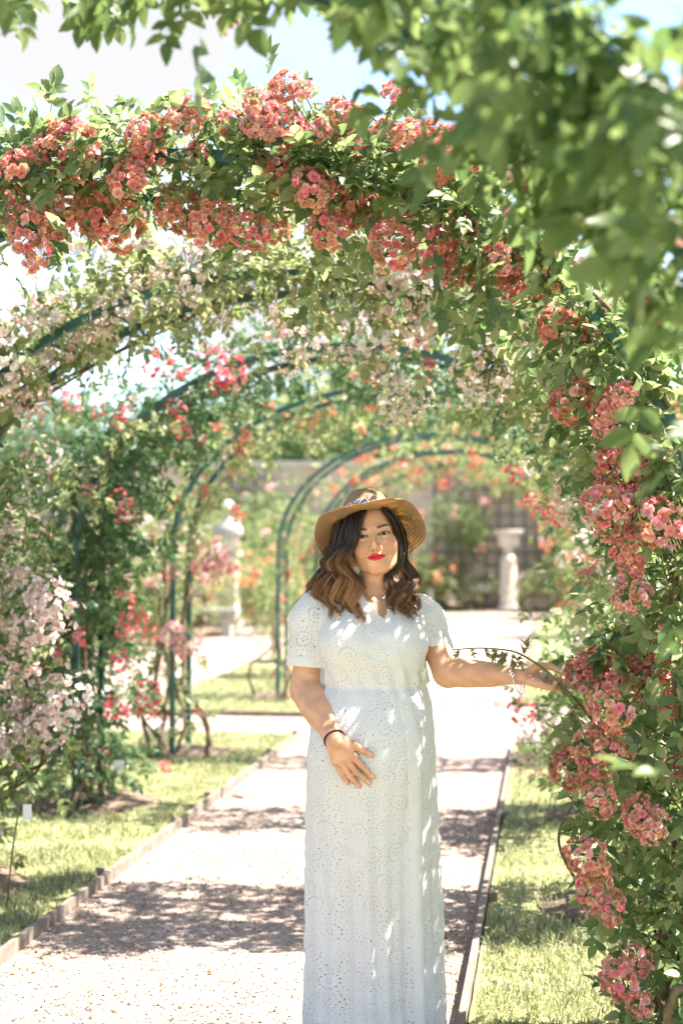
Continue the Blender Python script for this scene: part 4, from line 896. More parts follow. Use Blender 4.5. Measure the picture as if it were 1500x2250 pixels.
def body_core(p):
    d = cone(p, H(0, -.022, -.050), NB, .050, .056)
    d = smin(d, torso_f(p, .016), .03)
    d = smin(d, cone(p, H(0, .0, -.07), NB + np.array((0, -.01, 0)), .040, .050), .02)
    d = smin(d, cone(p, W(750, 1335, .03), W(700, 1358, -.02), .035, .036), .03); d = smin(d, cone(p, W(880, 1340, .03), W(918, 1362, .05), .035, .036), .03)
    # collar bones
    d = smin(d, cone(p, W(818, 1318, -.058), W(760, 1310, -.03), .006, .005), .01)
    for sx in (-.062, .062): 
        k = np.array((W(822, 1700)[0] + sx, YW, 0)) + ([.026, -.040, 0] if sx < 0 else [.01, .03, 0]); d = smin(d, chain(p, [k + [0, (.02 if sx < 0 else 0), .80], k + [sx*.1, -.035, .47], k + [sx*.1, 0, .09]], (.085, .056, .038), .01), .02)
        d = smin(d, cone(p, k + [sx*.1, .02, .045], k + [sx*.2, -.05, .03], .036, .026), .02)
    return d
def skin_f(p):
    return smin(smin(smin(body_core(p), head_f(p), .012), arms_f(p), .02), np.minimum(hand_r(p), hand_l(p)), .006)
def legs_f(p): return np.maximum(np.maximum(body_core(p), p[:, 2]-1.33), torso_f(p, .030))

person = thing('person', 'woman in a white eyelet dress cradling her belly and touching the coral roses', 'person', (W(822, 1700)[0], YW, 0))
PO = np.array(person.location)
parts = []
fn = lambda p: np.maximum(smin(body_core(p), head_f(p), .012), box_cut(p, (-2, 3, 1.225), (1, 5, 2)))
parts.append(surface_nets(fn, HO - [.22, .17, .42], HO + [.22, .16, .18], .0022))
fa = lambda p: np.maximum(smin(arms_f(p), np.minimum(hand_r(p), hand_l(p)), .006), -.5)
lo_ = np.minimum.reduce([SR, ER, WR, onbelly(790, 1735, .03)]) - .07; hi_ = np.maximum.reduce([SR, ER, WR, onbelly(825, 1660, .0)]) + .07
parts.append(surface_nets(fa, np.minimum(lo_, SL-.07) * [1, 0, 1] + [0, YW-.36, 0], (np.maximum(hi_, W(1262, 1480)) + .02) * [1, 0, 1] + [0, YW+.13, 0], .0025))
parts.append(surface_nets(legs_f, (PO[0]-.30, YW-.30, -.02), (PO[0]+.30, YW+.22, 1.34), .008))
SV = np.concatenate([a for a, _ in parts]); off = np.cumsum([0]+[len(a) for a, _ in parts]); SQ = np.concatenate([q+o for (_, q), o in zip(parts, off)])
# colouring of the skin: complexion, lipstick, brows, eye shadow, nails; painted shade in lip crease and nostrils
q = toH(SV); ax = np.abs(q[:, 0]); C = np.tile(np.array((.64, .355, .215)), (len(SV), 1))
C *= (1 + .05*np.sin(SV[:, :1]*90 + 3*np.sin(SV[:, 2:]*70)))
def blend(mask, c): 
    global C
    C = C*(1-mask[:, None]) + np.asarray(c)*mask[:, None]
ss = lambda a, b_, x: (lambda t: t*t*(3-2*t))(np.clip((x-a)/(b_-a), 0, 1))
front = ss(.03, .05, q[:, 1])*ss(-.13, -.12, q[:, 2])*(ax < .08)
blend(front*.35*np.exp(-(((ax-.042)/.02)**2 + ((q[:, 2]+.030)/.016)**2)), (.62, .22, .14))
blend(front*.25*np.exp(-(((ax-.02)/.03)**2 + ((q[:, 2]-.05)/.03)**2)), (.60, .34, .21))
for s in (0, 1):
    x = (q[:, 0]-EYEC[s][0])*(1 if s else -1); z = q[:, 2] - .05*x
    blend(front*.55*np.exp(-((x/.016)**2 + ((z-.008)/.005)**2)), (.50, .36, .29))
    g = lid_open(q, s); upper = (z > -.001)
    blend(front*np.where(upper, 1, .55)*(1-ss(.0006, np.where(upper, .0042, .0024), g))*(q[:, 1] > .05), (.02, .012, .01))
    bz = .0195 + .0035*np.sin(np.clip((x+.016)/.036, 0, 1)*PI*.85) + .06*np.clip(x+.016, 0, 1)*.6; th_ = np.interp(x, [-.018, -.012, .006, .024], [.0026, .0040, .0036, .0010])
    blend(front*.92*(1-ss(.6, 1.25, np.abs(z-bz)/th_))*ss(-.0185, -.015, x)*(1-ss(.0215, .024, x)), (.045, .020, .012))
qs = q; q = q*[1/1.14, 1, 1] - [0, 0, .0045]; ax = np.abs(q[:, 0])
lt = np.interp(ax, [0, .0035, .0075, .015, .0235, .0265], [-.0612, -.0602, -.0597, -.0622, -.0658, -.0666]); lb = np.interp(ax, [0, .008, .016, .0235, .0265], [-.0798, -.0791, -.0755, -.0688, -.0668])
lm_ = ss(-.0006, .0006, lt-q[:, 2])*ss(-.0006, .0006, q[:, 2]-lb)*(ax < .0262)*(q[:, 1] > .06); blend(front*lm_, (.62, .018, .028))
blend(front*(1-ss(.0004, .0014, np.abs(q[:, 2] + .0687 + .0008*np.cos(ax*180) - 2.6*ax**2)))*(ax < .0225)*(q[:, 1] > .07)*.8, (.22, .008, .012))  # shade between the lips, painted into the colour
q = qs; ax = np.abs(q[:, 0])
blend(front*(1-ss(.002, .0045, np.sqrt((ax-.0068)**2*1.0 + (q[:, 2]+.0468)**2*2.2)))*(q[:, 1] > .085)*.75, (.16, .06, .035))  # nostril hollows darkened in the colour, as shade
for c in RN + LN: blend(1-ss(.0048, .0062, np.linalg.norm(SV-c, axis=1)), (.78, .42, .33))
M['skin'] = col_mat('skin', .46, 0, .4, .15)
t_ = M['skin'].node_tree; b_n = t_.nodes['Principled BSDF']; c_n = N(t_, 'ShaderNodeTexCoord'); n_n = N(t_, 'ShaderNodeTexNoise', Scale=380., Detail=3); n_m = N(t_, 'ShaderNodeTexNoise', Scale=26., Detail=6)
for k_ in (n_n, n_m): t_.links.new(c_n.outputs['Object'], k_.inputs['Vector'])
bump(t_, b_n, n_n.outputs['Fac'], .22, .0012); mxs = N(t_, 'ShaderNodeMix', data_type='RGBA', blend_type='MULTIPLY'); mxs.inputs['Factor'].default_value = 1
r_s = ramp(t_, n_m.outputs['Fac'], [(.3, (.90, .84, .82)), (.65, (1.06, 1.04, 1.02))]); va_ = [k_ for k_ in t_.nodes if k_.bl_idname == 'ShaderNodeVertexColor'][0]
t_.links.new(va_.outputs['Color'], mxs.inputs['A']); t_.links.new(r_s.outputs['Color'], mxs.inputs['B']); t_.links.new(mxs.outputs['Result'], b_n.inputs['Base Color'])
obj('body', SV-PO, M['skin'], person, quads=SQ, col=C)
# eyes
M['eye'] = col_mat('eye', .12, 0, .4)
for s in (0, 1):
    n1, n2 = 28, 24; a = np.linspace(0, PI, n1); b2 = np.arange(n2)*2*PI/n2
    D = np.stack((np.sin(a)[:, None]*np.cos(b2), np.repeat(np.cos(a)[:, None], n2, 1), np.sin(a)[:, None]*np.sin(b2)), -1).reshape(-1, 3)
    look = np.array((.03, 1, -.04)); look /= np.linalg.norm(look); u = np.cross(look, (0, 0, 1.)); u /= np.linalg.norm(u); R3 = np.stack((u, look, np.cross(u, look)), 1)
    an = np.repeat(a, n2); ec = np.where(an[:, None] < .22, np.array([[.006, .005, .005]]), np.where(an[:, None] < .50, np.array([[.026, .012, .006]]), np.where(an[:, None] < .56, np.array([[.02, .012, .01]]), np.array([[.50, .45, .42]]))))
    Vl = (D*.0128) @ R3.T + EYEC[s]; i = (np.arange(n1-1)[:, None]*n2 + np.arange(n2)[None]).ravel(); j = (np.arange(n1-1)[:, None]*n2 + (np.arange(n2)[None]+1) % n2).ravel()
    obj('eye', Vl @ HR.T + HO - PO, M['eye'], person, quads=np.stack((i, i+n2, j+n2, j), 1), col=ec)

# ---- dress
SLV_R = [W(696, 1338, -.02), W(684, 1360, -.035), W(676, 1464, -.042)]; SLV_L = [W(918, 1345, .05), W(936, 1365, .05), W(953, 1432, .02)]
axR, axL = nrm(SLV_R[2]-SLV_R[1]), nrm(SLV_L[2]-SLV_L[1])
def wr(p):
    return .0010*np.sin(p[:, 0]*55 + 9*np.sin(p[:, 2]*11) + p[:, 2]*38) + .0008*np.sin(p[:, 0]*31 - p[:, 2]*71 + 4*np.sin(p[:, 0]*17))
def sleeves(p, e=0.):
    a = chain(p, SLV_R, (.058+e, .0610+e, .0625+e), .02); b2 = chain(p, SLV_L, (.056+e, .057+e, .0565+e), .02)
    ca = -.030 < ((p-SLV_R[2]) @ axR); cb = -.026 < ((p-SLV_L[2]) @ axL)
    return np.where(ca, a-.0018, a), np.where(cb, b2-.0018, b2)
def dress_f(p):
    t = torso_f(p); z = p[:, 2]; cx, hw, fr, bk = torso_par(z); th = np.arctan2(p[:, 0]-cx, -(p[:, 1]-YW))
    fold = np.clip((1.05-z)/.9, 0, 1)
    t = t - fold*(.007*np.sin(th*7 + 1.3*np.sin(z*2.3)) + .005*np.sin(th*13 + 2 + z*1.2)) - fold*.004*np.sin(th*23 + z*2)
    wz = W(820, 1505)[2]; t = t + .006*np.exp(-((z-wz)/.012)**2)                                  # waist seam
    g = np.exp(-((z-wz-.03)/.05)**2)*.0028*np.sin(th*19 + 40*(z-wz)) ; t = t - g                    # gathers above the waist
    pl = W(905, 1500)[0] + np.interp(z, [.2, .9, 1.2, 1.35], [.03, .022, -.05, -.088]); t = t - np.where((np.abs(p[:, 0]-pl) < .016) & (p[:, 1] < YW), .0028, 0)   # button placket
    # soft diagonal drape under the bust
    t = t - .004*np.exp(-((z - 1.19 - .35*(p[:, 0]-cx))/.018)**2)*(p[:, 1] < YW) - .0035*np.exp(-((z - 1.13 - .25*(p[:, 0]-cx))/.016)**2)*(p[:, 1] < YW)
    for bx in (-.075, .070): t = smin(t, ell(p, (W(828, 1400)[0]+bx, YW-.082+bx*.3, W(820, 1412)[2]), (.075, .072, .075)), .035)
    a, b2 = sleeves(p); w_ = wr(p)
    return smin(smin(t, a, .016), b2, .016) - w_
VT = W(842, 1357); VL, VR = W(792, 1296), W(862, 1290)
def cutout(V):
    """faces to leave out: neck, V opening, sleeve ends, hem"""
    px, py, dep = project(V); fr = V[:, 1] < YW+.02
    vx = (py < 1358) & fr & (px > np.interp(py, [1290, 1325, 1358], [786, 812, 842])) & (px < np.interp(py, [1290, 1358], [866, 843]))
    nk = (np.linalg.norm((V-NB)[:, :2]*[1, 1], axis=1) < .066) & (V[:, 2] > NB[2]-.02)
    a = ((V-SLV_R[2]) @ axR > 0) & (np.linalg.norm(V-SLV_R[2], axis=1) < .09); b2 = ((V-SLV_L[2]) @ axL > 0) & (np.linalg.norm(V-SLV_L[2], axis=1) < .085)
    return vx | nk, (a, b2, V[:, 2] < .022)
lo_ = np.array((W(620, 1500)[0], YW-.30, 0.)); hi_ = np.array((W(1000, 1500)[0], YW+.2, 1.46))
DV, DQ = surface_nets(dress_f, lo_, hi_, .0046)
ct, (ca_, cb_, ch_) = cutout(DV); DQ = DQ[~ct[DQ].any(1) & ~(ca_ | cb_ | ch_)[DQ].all(1)]
DV[ca_] -= ((DV[ca_]-SLV_R[2]) @ axR)[:, None]*axR; DV[cb_] -= ((DV[cb_]-SLV_L[2]) @ axL)[:, None]*axL; DV[ch_, 2] = .022; DV, DQ, _ = compact(DV, DQ)
cx, hw, fr, bk = torso_par(DV[:, 2]); sl_a, sl_b = sleeves(DV); tv = torso_f(DV); onR = sl_a < tv-.003; onL = (sl_b < tv-.003) & ~onR
th = np.arctan2(DV[:, 0]-cx, -(DV[:, 1]-YW)); U = np.stack((th*.16, DV[:, 2]), 1)
for m_, S, ax_ in ((onR, SLV_R, axR), (onL, SLV_L, axL)):
    dd = DV[m_]-S[2]; u0 = nrm(np.cross(ax_, (0, 1., 0))); v0 = np.cross(ax_, u0); U[m_] = np.stack((np.arctan2(dd @ u0, dd @ v0)*.062 + 3.013, dd @ ax_ + .024), 1)
pat = np.where(onR, 1., np.where(onL, .6, np.interp(DV[:, 2], [0, .55, .75, 1.0, 1.3], [.60, .60, .52, .48, .42])))
cuff = ((DV-SLV_R[2]) @ axR > -.031) & onR | ((DV-SLV_L[2]) @ axL > -.027) & onL
pl = W(905, 1500)[0] + np.interp(DV[:, 2], [.2, .9, 1.2, 1.35], [.03, .022, -.05, -.088]); pk = (np.abs(DV[:, 0]-pl) < .016) & (DV[:, 1] < YW) & ~onR & ~onL
pat = np.where(cuff | pk, 0, pat)
def eyelet_mat():
    m, t, b, o = new_mat('eyelet_cotton'); uv = N(t, 'ShaderNodeUVMap', uv_map='UVMap'); sp = N(t, 'ShaderNodeSeparateXYZ'); wn = N(t, 'ShaderNodeTexNoise', Scale=9., Detail=2); t.links.new(uv.outputs['UV'], wn.inputs['Vector'])
    wv = N(t, 'ShaderNodeVectorMath', operation='MULTIPLY_ADD'); wv.inputs[1].default_value = (.05, .05, 0); t.links.new(wn.outputs['Color'], wv.inputs[0]); t.links.new(uv.outputs['UV'], wv.inputs[2]); t.links.new(wv.outputs[0], sp.inputs[0])
    wz_ = N(t, 'ShaderNodeTexNoise', Scale=14., Detail=1); t.links.new(uv.outputs['UV'], wz_.inputs['Vector']); vary = ramp(t, wz_.outputs['Fac'], [(.35, (.25, .25, .25)), (.6, (1, 1, 1))])
    ca = N(t, 'ShaderNodeVertexColor', layer_name='Col'); sc_ = N(t, 'ShaderNodeSeparateColor'); t.links.new(ca.outputs['Color'], sc_.inputs[0]); P_ = sc_.outputs[0]
    def rings(cell, offu, offv, rgs):
        u = math_n(t, 'MULTIPLY', math_n(t, 'ADD', sp.outputs[0], offu), 1/cell); v = math_n(t, 'MULTIPLY', math_n(t, 'ADD', sp.outputs[1], offv), 1/cell)
        row = math_n(t, 'MULTIPLY', math_n(t, 'FLOOR', v), .5); fu = math_n(t, 'SUBTRACT', math_n(t, 'FRACT', math_n(t, 'ADD', u, row)), .5); fv = math_n(t, 'SUBTRACT', math_n(t, 'FRACT', v), .5)
        rad = math_n(t, 'MULTIPLY', math_n(t, 'SQRT', math_n(t, 'ADD', math_n(t, 'MULTIPLY', fu, fu), math_n(t, 'MULTIPLY', fv, fv))), cell); ang = math_n(t, 'ARCTAN2', fv, fu); best = None
        for R_, n_, la, lb in rgs:
            a2 = math_n(t, 'SUBTRACT', math_n(t, 'FRACT', math_n(t, 'MULTIPLY', ang, n_/(2*PI))), .5); arc = math_n(t, 'MULTIPLY', a2, 2*PI*R_/n_)
            e = math_n(t, 'ADD', math_n(t, 'POWER', math_n(t, 'DIVIDE', math_n(t, 'SUBTRACT', rad, R_), la), 2), math_n(t, 'POWER', math_n(t, 'ABSOLUTE', math_n(t, 'DIVIDE', arc, lb)), 2))
            best = e if best is None else math_n(t, 'MINIMUM', best, e)
        return best
    e1 = rings(.072, 0, 0, [(.0075, 5, .0030, .0017), (.0215, 15, .0029, .0019), (.0325, 18, .0016, .0016), (.0425, 16, .0020, .0024)])
    hole = math_n(t, 'LESS_THAN', e1, math_n(t, 'MULTIPLY', P_, vary.outputs['Color'])); rim = math_n(t, 'SMOOTH_MIN', e1, 3.0, .5)
    c = N(t, 'ShaderNodeTexCoord'); n1 = N(t, 'ShaderNodeTexNoise', Scale=420., Detail=3); t.links.new(c.outputs['Object'], n1.inputs['Vector'])
    b.inputs['Base Color'].default_value = (.83, .815, .80, 1); b.inputs['Roughness'].default_value = .85; b.inputs['Specular IOR Level'].default_value = .15
    bump(t, b, math_n(t, 'ADD', math_n(t, 'MULTIPLY', n1.outputs['Fac'], .25), math_n(t, 'MULTIPLY', rim, -.2)), .3, .0012)
    tl = N(t, 'ShaderNodeBsdfTranslucent'); tl.inputs['Color'].default_value = (.8, .79, .77, 1); ms = N(t, 'ShaderNodeMixShader'); ms.inputs[0].default_value = .22
    t.links.new(b.outputs[0], ms.inputs[1]); t.links.new(tl.outputs[0], ms.inputs[2])
    tp = N(t, 'ShaderNodeBsdfTransparent'); m2 = N(t, 'ShaderNodeMixShader'); t.links.new(hole, m2.inputs[0]); t.links.new(ms.outputs[0], m2.inputs[1]); t.links.new(tp.outputs[0], m2.inputs[2]); t.links.new(m2.outputs[0], o.inputs['Surface'])
    return m
M['eyelet'] = eyelet_mat(); M['slip'] = noise_mat('shade_toned_slip', [(.3, (.46, .38, .33)), (.7, (.50, .42, .37))], 200, 2, .8, .1, .001); M['cotton'] = noise_mat('plain_cotton', [(.3, (.76, .755, .75)), (.7, (.80, .795, .79))], 300, 3, .85, .2, .001)  # slip toned beige: the shade behind the eyelets is put into its colour
dress = obj('dress', DV-PO, M['eyelet'], person, quads=DQ, col=np.repeat(pat[:, None], 3, 1), uv=U)
LV, LQ = surface_nets(lambda p: np.maximum(torso_f(p, np.interp(p[:, 2], [.6, 1.05], [.024, .012])), np.maximum(p[:, 2]-1.22, .06-p[:, 2])), lo_, hi_, .010)
lx, ly, _d = project(LV); slit = (LV[:, 2] < .56) & (lx > 742) & (lx < np.interp(ly, [1850, 1950, 2100, 2300], [850, 870, 815, 790])) & (LV[:, 1] < YW); LQ = LQ[(np.abs(LV[LQ][:, :, 2]-.06) > .004).all(1) & ~slit[LQ].any(1)]; LV, LQ, _ = compact(LV, LQ); obj('slip', LV-PO, M['slip'], dress, quads=LQ)
# collar: two turned-down strips
def strip(a, b_, n=14):
    A = bez(a, n); B_ = bez(b_, n); m = MB(); th = .0025; off = np.array((0, .004, 0)); V = np.concatenate((A, B_, A+off, B_+off)); i = np.arange(n-1)
    m.add(V, None, np.concatenate([np.stack((i, i+1, n+i+1, n+i), 1), np.stack((2*n+i, 3*n+i, 3*n+i+1, 2*n+i+1), 1), np.stack((i, 2*n+i, 2*n+i+1, i+1), 1), np.stack((n+i, n+i+1, 3*n+i+1, 3*n+i), 1)])); return m
def dfront(px, py, off=.004):
    Y = np.linspace(3.85, 4.25, 500); p = np.array([P(px, py, y) for y in Y]); k = np.argmax(dress_f(p) < 0); return P(px, py, Y[k]-off)
strip([W(836,1272,.03), W(850,1278,-.02), W(857,1292,-.055), dfront(853, 1312), dfront(848, 1335), dfront(842, 1360)], [W(862,1288,.03), W(880,1300,-.01), dfront(886, 1312, .008), dfront(884, 1330, .008), dfront(868, 1346, .007), dfront(846, 1364, .006)], 20).build('collar', M['cotton'], dress)
strip([W(792,1284,.03), W(782,1288,-.02), W(788,1298,-.055), dfront(806, 1316), dfront(822, 1338), dfront(840, 1362)], [W(766,1298,.03), W(752,1304,-.02), dfront(756, 1320, .008), dfront(776, 1342, .008), dfront(804, 1356, .007), dfront(836, 1366, .006)], 20).build('collar', M['cotton'], dress)
M['button'] = col_mat('button', .3)
bt = MB().lathe([(0, .003), (.004, .003), (.0056, .0022), (.006, 0), (0, 0)], n=12, col=(.72, .715, .70)).mesh('button'); bt.materials.append(M['button'])
for py in (1400, 1455, 1540, 1625, 1690, 1755, 1840, 1930, 2020, 2110, 2200):
    z = W(820, py)[2]; xx = W(905, 1500)[0] + np.interp(z, [.2, .9, 1.2, 1.35], [.03, .022, -.05, -.088])
    cxb, hwb, frb, bkb = torso_par(np.array([z])); u = abs((xx-cxb[0])/hwb[0]); y = YW + (bkb[0]-frb[0])/2 + (xx-cxb[0])*YAW*.9 - (frb[0]+bkb[0])/2*(1-u**2.3)**(1/2.3)
    nn = nrm(np.array((u*1.2*np.sign(xx-cxb[0]), -1, 0))); o = link('button', bt, None, dress); Fr = frames(np.cross(nn, (0, 0, 1.))[None], np.array([(0, 0, 1.)]))[0]
    o.matrix_world = Matrix.Translation(Vector(-PO)) @ mat4(np.stack((Fr[:, 0], np.cross(nn, Fr[:, 0]), nn), 1), np.array((xx, y, z)) + nn*.004, 1.)

# ---- hair
def hair():
    r = np.random.default_rng(21); m = MB()
    capf = lambda p: (lambda q_: np.maximum(ell(q_, (0, -.018, .024), (.081, .096, .090)), np.minimum(q_[:, 1]-.020+.25*np.abs(q_[:, 0]), np.minimum(.075-q_[:, 2], 9)) if False else np.maximum(-(q_[:, 2]+.075), np.where(q_[:, 2] < .062, q_[:, 1]-.030, -9))))(toH(p))
    V, Q = surface_nets(capf, HO-.16, HO+[.16, .16, .20], .0035); m.add(V, None, Q, (.018, .011, .008))
    groups = []
    Lg = [((800,1112,-.070),(748,1140,-.02)),((791,1140,-.094),(740,1165,-.015)),((780,1180,-.104),(732,1200,-.01)),((763,1212,-.096),(718,1228,-.01)),((766,1250,-.085),(700,1258,-.02)),((784,1292,-.085),(694,1290,-.05)),((792,1330,-.122),(706,1328,-.10)),((794,1366,-.158),(722,1374,-.135))]
    Rg = [((838,1112,-.070),(868,1138,-.02)),((858,1140,-.078),(882,1165,.0)),((869,1180,-.050),(889,1200,.01)),((868,1225,-.035),(892,1238,.01)),((856,1262,-.035),(912,1272,.0)),((852,1298,-.070),(919,1302,-.04)),((858,1330,-.112),(910,1332,-.085)),((884,1366,-.150),(915,1350,-.115))]
    Bk = [((760,1180,.06),(740,1190,.07)),((735,1230,.06),(715,1235,.07)),((720,1270,.05),(690,1270,.06)),((700,1298,.0),(675,1298,.01)),((672,1318,-.02),(655,1326,-.01))]
    def path(g, u, v, thick, n=27):
        A = np.array([W(*a) for a, _ in g]); B_ = np.array([W(*b2) for _, b2 in g]); k = np.linspace(0, 1, len(g))
        c = A*(1-u) + B_*u; c[:, 1] += v*np.interp(k, [0, .3, .6, 1], thick); return bez(c, n)
    def locks(g, nl, ns, thick, tint, wave, size):
        for j in range(nl):
            u = np.clip((j+r.random())/nl, 0, 1); v = r.random(); c = path(g, u, v, thick); n = len(c); t = np.linspace(0, 1, n)
            ph = 1.0 + 2.2*u + 1.5*v + r.normal(0, .35); fr_ = 2.9 + r.normal(0, .12); amp = wave*np.clip((t-.28)/.4, 0, 1)**.8*r.uniform(.7, 1.3)
            c = c + np.stack((np.sin(t*fr_*6.28 + ph)*amp, np.cos(t*fr_*6.28 + ph)*amp*.8, .3*np.sin(t*fr_*12 + ph)*amp), 1)
            light = np.clip(r.beta(1.2, 1.6) + .15*(u > .35), 0, 1)
            a = r.uniform(0, 6.28, ns)[:, None]; R_ = np.sqrt(r.random(ns))[:, None]*size*r.uniform(.7, 1.3); prof = (.8 + .45*np.sin(t*PI))*np.clip((1.04-t)/.4, .25, 1)
            tw = a + t*r.uniform(.5, 2.6, ns)[:, None]; S = np.zeros((ns, n, 3)); S[..., 0] = np.cos(tw)*R_*prof; S[..., 1] = np.sin(tw)*R_*prof; S[..., 2] = .003*np.sin(t*8 + a)*t
            S[..., 0] += r.normal(0, .0036, ns)[:, None]*np.sin(t*11 + a*3)*t
            # every strand ends at its own length
            e = r.uniform(.82, 1.0, ns)*r.uniform(.84, 1.02); T2 = t[None]*np.minimum(e, 1)[:, None]; C3 = np.stack([np.stack([np.interp(T2[s], t, c[:, k] + S[s, :, k]) for k in range(3)], -1) for s in range(ns)])
            d = nrm(np.gradient(C3, axis=1)); roll = nrm(r.normal(0, 1, (ns, 1, 3)) + [1.2, 0, 0]); side = nrm(roll - d*(roll*d).sum(-1, keepdims=True))*(np.linspace(1, .35, n)[:, None]*r.uniform(.0006, .0012, (ns, 1, 1)))
            V = np.stack((C3-side, C3+side), 2).reshape(-1, 3); b3 = (np.arange(ns)[:, None]*n + np.arange(n-1)[None]).ravel()*2
            w_ = np.clip((T2-.34-.14*(1-light))/.38, 0, 1)*tint*(.25 + .75*r.random((ns, 1)))*(.35 + .95*light); w_ = np.clip(w_, 0, 1)
            col = (np.array((.028, .014, .009))*(1-w_[..., None]) + np.array((.56, .27, .095))*w_[..., None])*r.uniform(.7, 1.35, (ns, 1, 1))
            m.add(V, None, np.stack((b3, b3+1, b3+3, b3+2), 1), np.repeat(col.reshape(-1, 3), 2, 0))
    locks(Lg, 46, 74, (.02, .045, .05, .03), 1.0, .019, .0080); locks(Rg, 30, 70, (.03, .05, .05, .03), .62, .016, .0075); locks(Bk, 10, 50, (.01, .02, .02, .02), .4, .008, .007)
    locks(Lg, 16, 7, (.0, .02, .03, .02), .9, .024, .022); locks(Rg, 10, 7, (.0, .02, .03, .02), .6, .022, .020)   # flyaways
    return m
M['hair'] = col_mat('hair', .36, 0, .5)
hm = hair(); hm.V = [v-PO for v in hm.V]; hm.build('hair', M['hair'], person)
# ---- jewellery
M['silver'] = noise_mat('silver', [(.3, (.72, .71, .70)), (.7, (.80, .79, .78))], 20, 2, .15, 0, 0, .5, 1.)
M['elastic'] = noise_mat('dark_elastic', [(.3, (.012, .010, .012)), (.7, (.03, .02, .025))], 60, 2, .8, .2, .001)
def ring_pts(c, u, v, a, b2, n=40): 
    t = np.linspace(0, 2*PI, n); return c + np.cos(t)[:, None]*u*a + np.sin(t)[:, None]*v*b2
wd = nrm(WL_-EL); u_ = nrm(np.cross(wd, (0, 1., 0))); v_ = np.cross(wd, u_)
bc = EL + (WL_-EL)*.955 + np.array((0, 0, -.012)); tilt = nrm(u_ - .28*wd)
MB().tube(ring_pts(bc, tilt, v_, .040, .033)-PO, .0017, 6).build('bangle', M['silver'], person)
m = MB(); cc = W(1122, 1481, -.155)-PO
for k in range(3): m.lathe([(0, -.006), (.004, -.005), (.006, 0), (.004, .005), (0, .006)], cc + [(.0, 0, 0), (.006, 0, -.006), (-.002, 0, .009)][k], 8)
m.build('charm', M['silver'], person)
wd = nrm(WR-ER); u_ = nrm(np.cross(wd, (0, 1., 0))); v_ = np.cross(wd, u_); MB().tube(ring_pts(ER + (WR-ER)*.965, u_, v_, .0300, .0300)-PO, .0026, 6).build('hair_tie', M['elastic'], person)
ec = H(.074, .004, -.056); MB().tube(ring_pts(ec, hz, nrm(hy+.6*hx), .0095, .0095)-PO, .0011, 6).build('earring', M['silver'], person)
MB().tube(bez([W(800,1294,-.035), W(808,1310,-.062), W(824,1324,-.088), W(842,1314,-.075), W(850,1296,-.04)], 24)-PO, .0011, 5).build('necklace', M['silver'], person)

# ---- hat
def straw_mat(name, band=False):
    m, t, b, o = new_mat(name); uv = N(t, 'ShaderNodeUVMap', uv_map='UVMap'); sp = N(t, 'ShaderNodeSeparateXYZ'); t.links.new(uv.outputs['UV'], sp.inputs[0])
    if not band:
        s = math_n(t, 'SINE', math_n(t, 'MULTIPLY', sp.outputs[1], 2*PI/.0062)); w_ = math_n(t, 'SINE', math_n(t, 'MULTIPLY', sp.outputs[0], 900))
        h = math_n(t, 'ADD', s, math_n(t, 'MULTIPLY', w_, .35)); r_ = ramp(t, math_n(t, 'MULTIPLY_ADD', h, .35, .5), [(0, (.36, .215, .105)), (.6, (.59, .39, .215)), (1, (.68, .49, .31))])
        t.links.new(r_.outputs['Color'], b.inputs['Base Color']); bump(t, b, h, .9, .0016); b.inputs['Roughness'].default_value = .6
        tl = N(t, 'ShaderNodeBsdfTranslucent'); tl.inputs['Color'].default_value = (.62, .38, .16, 1); ms = N(t, 'ShaderNodeMixShader'); ms.inputs[0].default_value = .35
        t.links.new(b.outputs[0], ms.inputs[1]); t.links.new(tl.outputs[0], ms.inputs[2]); t.links.new(ms.outputs[0], o.inputs['Surface'])
    else:   # woven zigzag in stripes of red, teal, purple, orange and white
        cu = math_n(t, 'FLOOR', math_n(t, 'MULTIPLY', sp.outputs[0], 1/.0035)); cv = math_n(t, 'FLOOR', math_n(t, 'MULTIPLY', sp.outputs[1], 1/.0035))
        tri = math_n(t, 'PINGPONG', cu, 9); k = math_n(t, 'FRACT', math_n(t, 'MULTIPLY', math_n(t, 'ADD', tri, cv), 1/9)); r_ = ramp(t, k, [(0, (.75, .72, .65)), (.12, (.62, .03, .05)), (.24, (.70, .24, .04)), (.36, (.05, .25, .26)), (.48, (.05, .25, .26)), (.6, (.72, .68, .60)), (.72, (.22, .04, .22)), (.84, (.05, .08, .28)), (1, (.62, .05, .08))])
        r_.color_ramp.interpolation = 'CONSTANT'; t.links.new(r_.outputs['Color'], b.inputs['Base Color']); b.inputs['Roughness'].default_value = .8
    return m
M['straw'] = straw_mat('straw'); M['band'] = straw_mat('woven_band', True)
hat = thing('sun_hat', 'tan straw hat with a wide brim and a colourful woven band on the woman\'s head', 'hat')
ht = math.radians(11); tz = hz*math.cos(ht) - hy*math.sin(ht); ty = hy*math.cos(ht) + hz*math.sin(ht); TR3 = np.stack((hx, ty, tz), 1); TO = H(-.013, -.012, .060); hat.location = TO
def hatp(x, y, z): return np.stack((x, y, z), -1) @ TR3.T
def grid_obj(name, X, mat, parent, uvu, uvv, th=.0018):
    n1, n2 = X.shape[:2]; i = (np.arange(n1-1)[:, None]*n2 + np.arange(n2-1)[None]).ravel(); Q = np.stack((i, i+1, i+n2+1, i+n2), 1)
    o = obj(name, X.reshape(-1, 3), mat, parent, quads=Q, uv=np.stack((uvu.ravel(), uvv.ravel()), 1)); s = o.modifiers.new('thickness', 'SOLIDIFY'); s.thickness = th; s.offset = 0; return o
n2 = 121; ph = np.linspace(-PI, PI, n2)                      # 0 = front
ra = .084 + 0*ph; rx0 = .079*np.sin(ph); ry0 = .096*np.cos(ph)
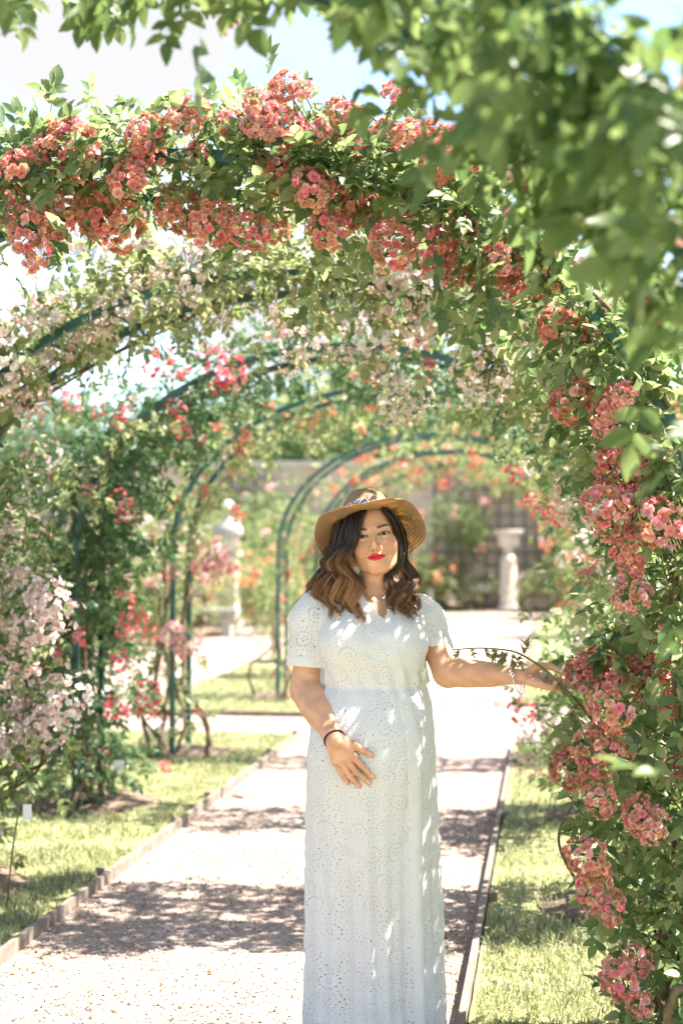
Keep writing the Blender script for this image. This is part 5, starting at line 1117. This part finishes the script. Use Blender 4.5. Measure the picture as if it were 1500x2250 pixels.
t_ = np.linspace(0, 1, 30)[:, None]; wid = .086 - .006*np.cos(ph)
dirx, diry = np.sin(ph), np.cos(ph)
BX = rx0 + dirx*wid*t_*np.interp(np.abs(ph), [0, .8, 1.57, 2.4, PI], [1.0, 1.0, 1.0, .98, .95]); BY = ry0 + diry*wid*t_
dz = np.interp(np.abs(ph), [0, .5, .95, 1.35, 1.9, 2.5, PI], [-.012, -.002, .004, -.026, -.066, -.080, -.078]); BZ = dz*t_**1.4 + .004*np.sin(ph*3+.6)*t_
grid_obj('brim', hatp(BX, BY, BZ), M['straw'], hat, np.repeat(ph[None]*.13, 30, 0), np.repeat(t_*.082, n2, 1))
s_ = np.linspace(0, 1, 36)[:, None]; hh = .074; prof_r = np.interp(s_[:, 0], [0, .25, .6, .74, .82, .9, 1], [1, .97, .84, .74, .60, .36, 0])[:, None]; prof_z = np.interp(s_[:, 0], [0, .25, .6, .74, .82, .9, 1], [0, .30, .80, .97, 1.0, .97, .90])[:, None]*hh
CX = rx0*prof_r; CY = ry0*prof_r; pinch = 1 - .40*np.clip(CY/.09, 0, 1)*np.clip(prof_z/hh, 0, 1)**1.3; CX = CX*pinch
CZ = prof_z - .008*np.exp(-(CX/.020)**2)*np.clip((prof_z/hh-.75)/.25, 0, 1) + .012*np.clip(CY/.09, -1, 1)*(prof_z/hh)
grid_obj('crown', hatp(CX, CY, CZ+.001), M['straw'], hat, np.repeat(ph[None]*.085, 36, 0), np.repeat(s_*.15, n2, 1))
zb = np.linspace(.003, .032, 8)[:, None]; fb = np.interp(zb[:, 0]/hh, prof_z[:20, 0]/hh, prof_r[:20, 0])[:, None]; pb = 1 - .40*np.clip(ry0*fb/.09, 0, 1)*np.clip(zb/hh, 0, 1)**1.3
grid_obj('band', hatp(rx0*fb*pb*1.035, ry0*fb*1.03, zb + .012*np.clip(ry0*fb/.09, -1, 1)*(zb/hh) + .001), M['band'], hat, np.repeat(ph[None]*.088, 8, 0), np.repeat(zb, n2, 1))
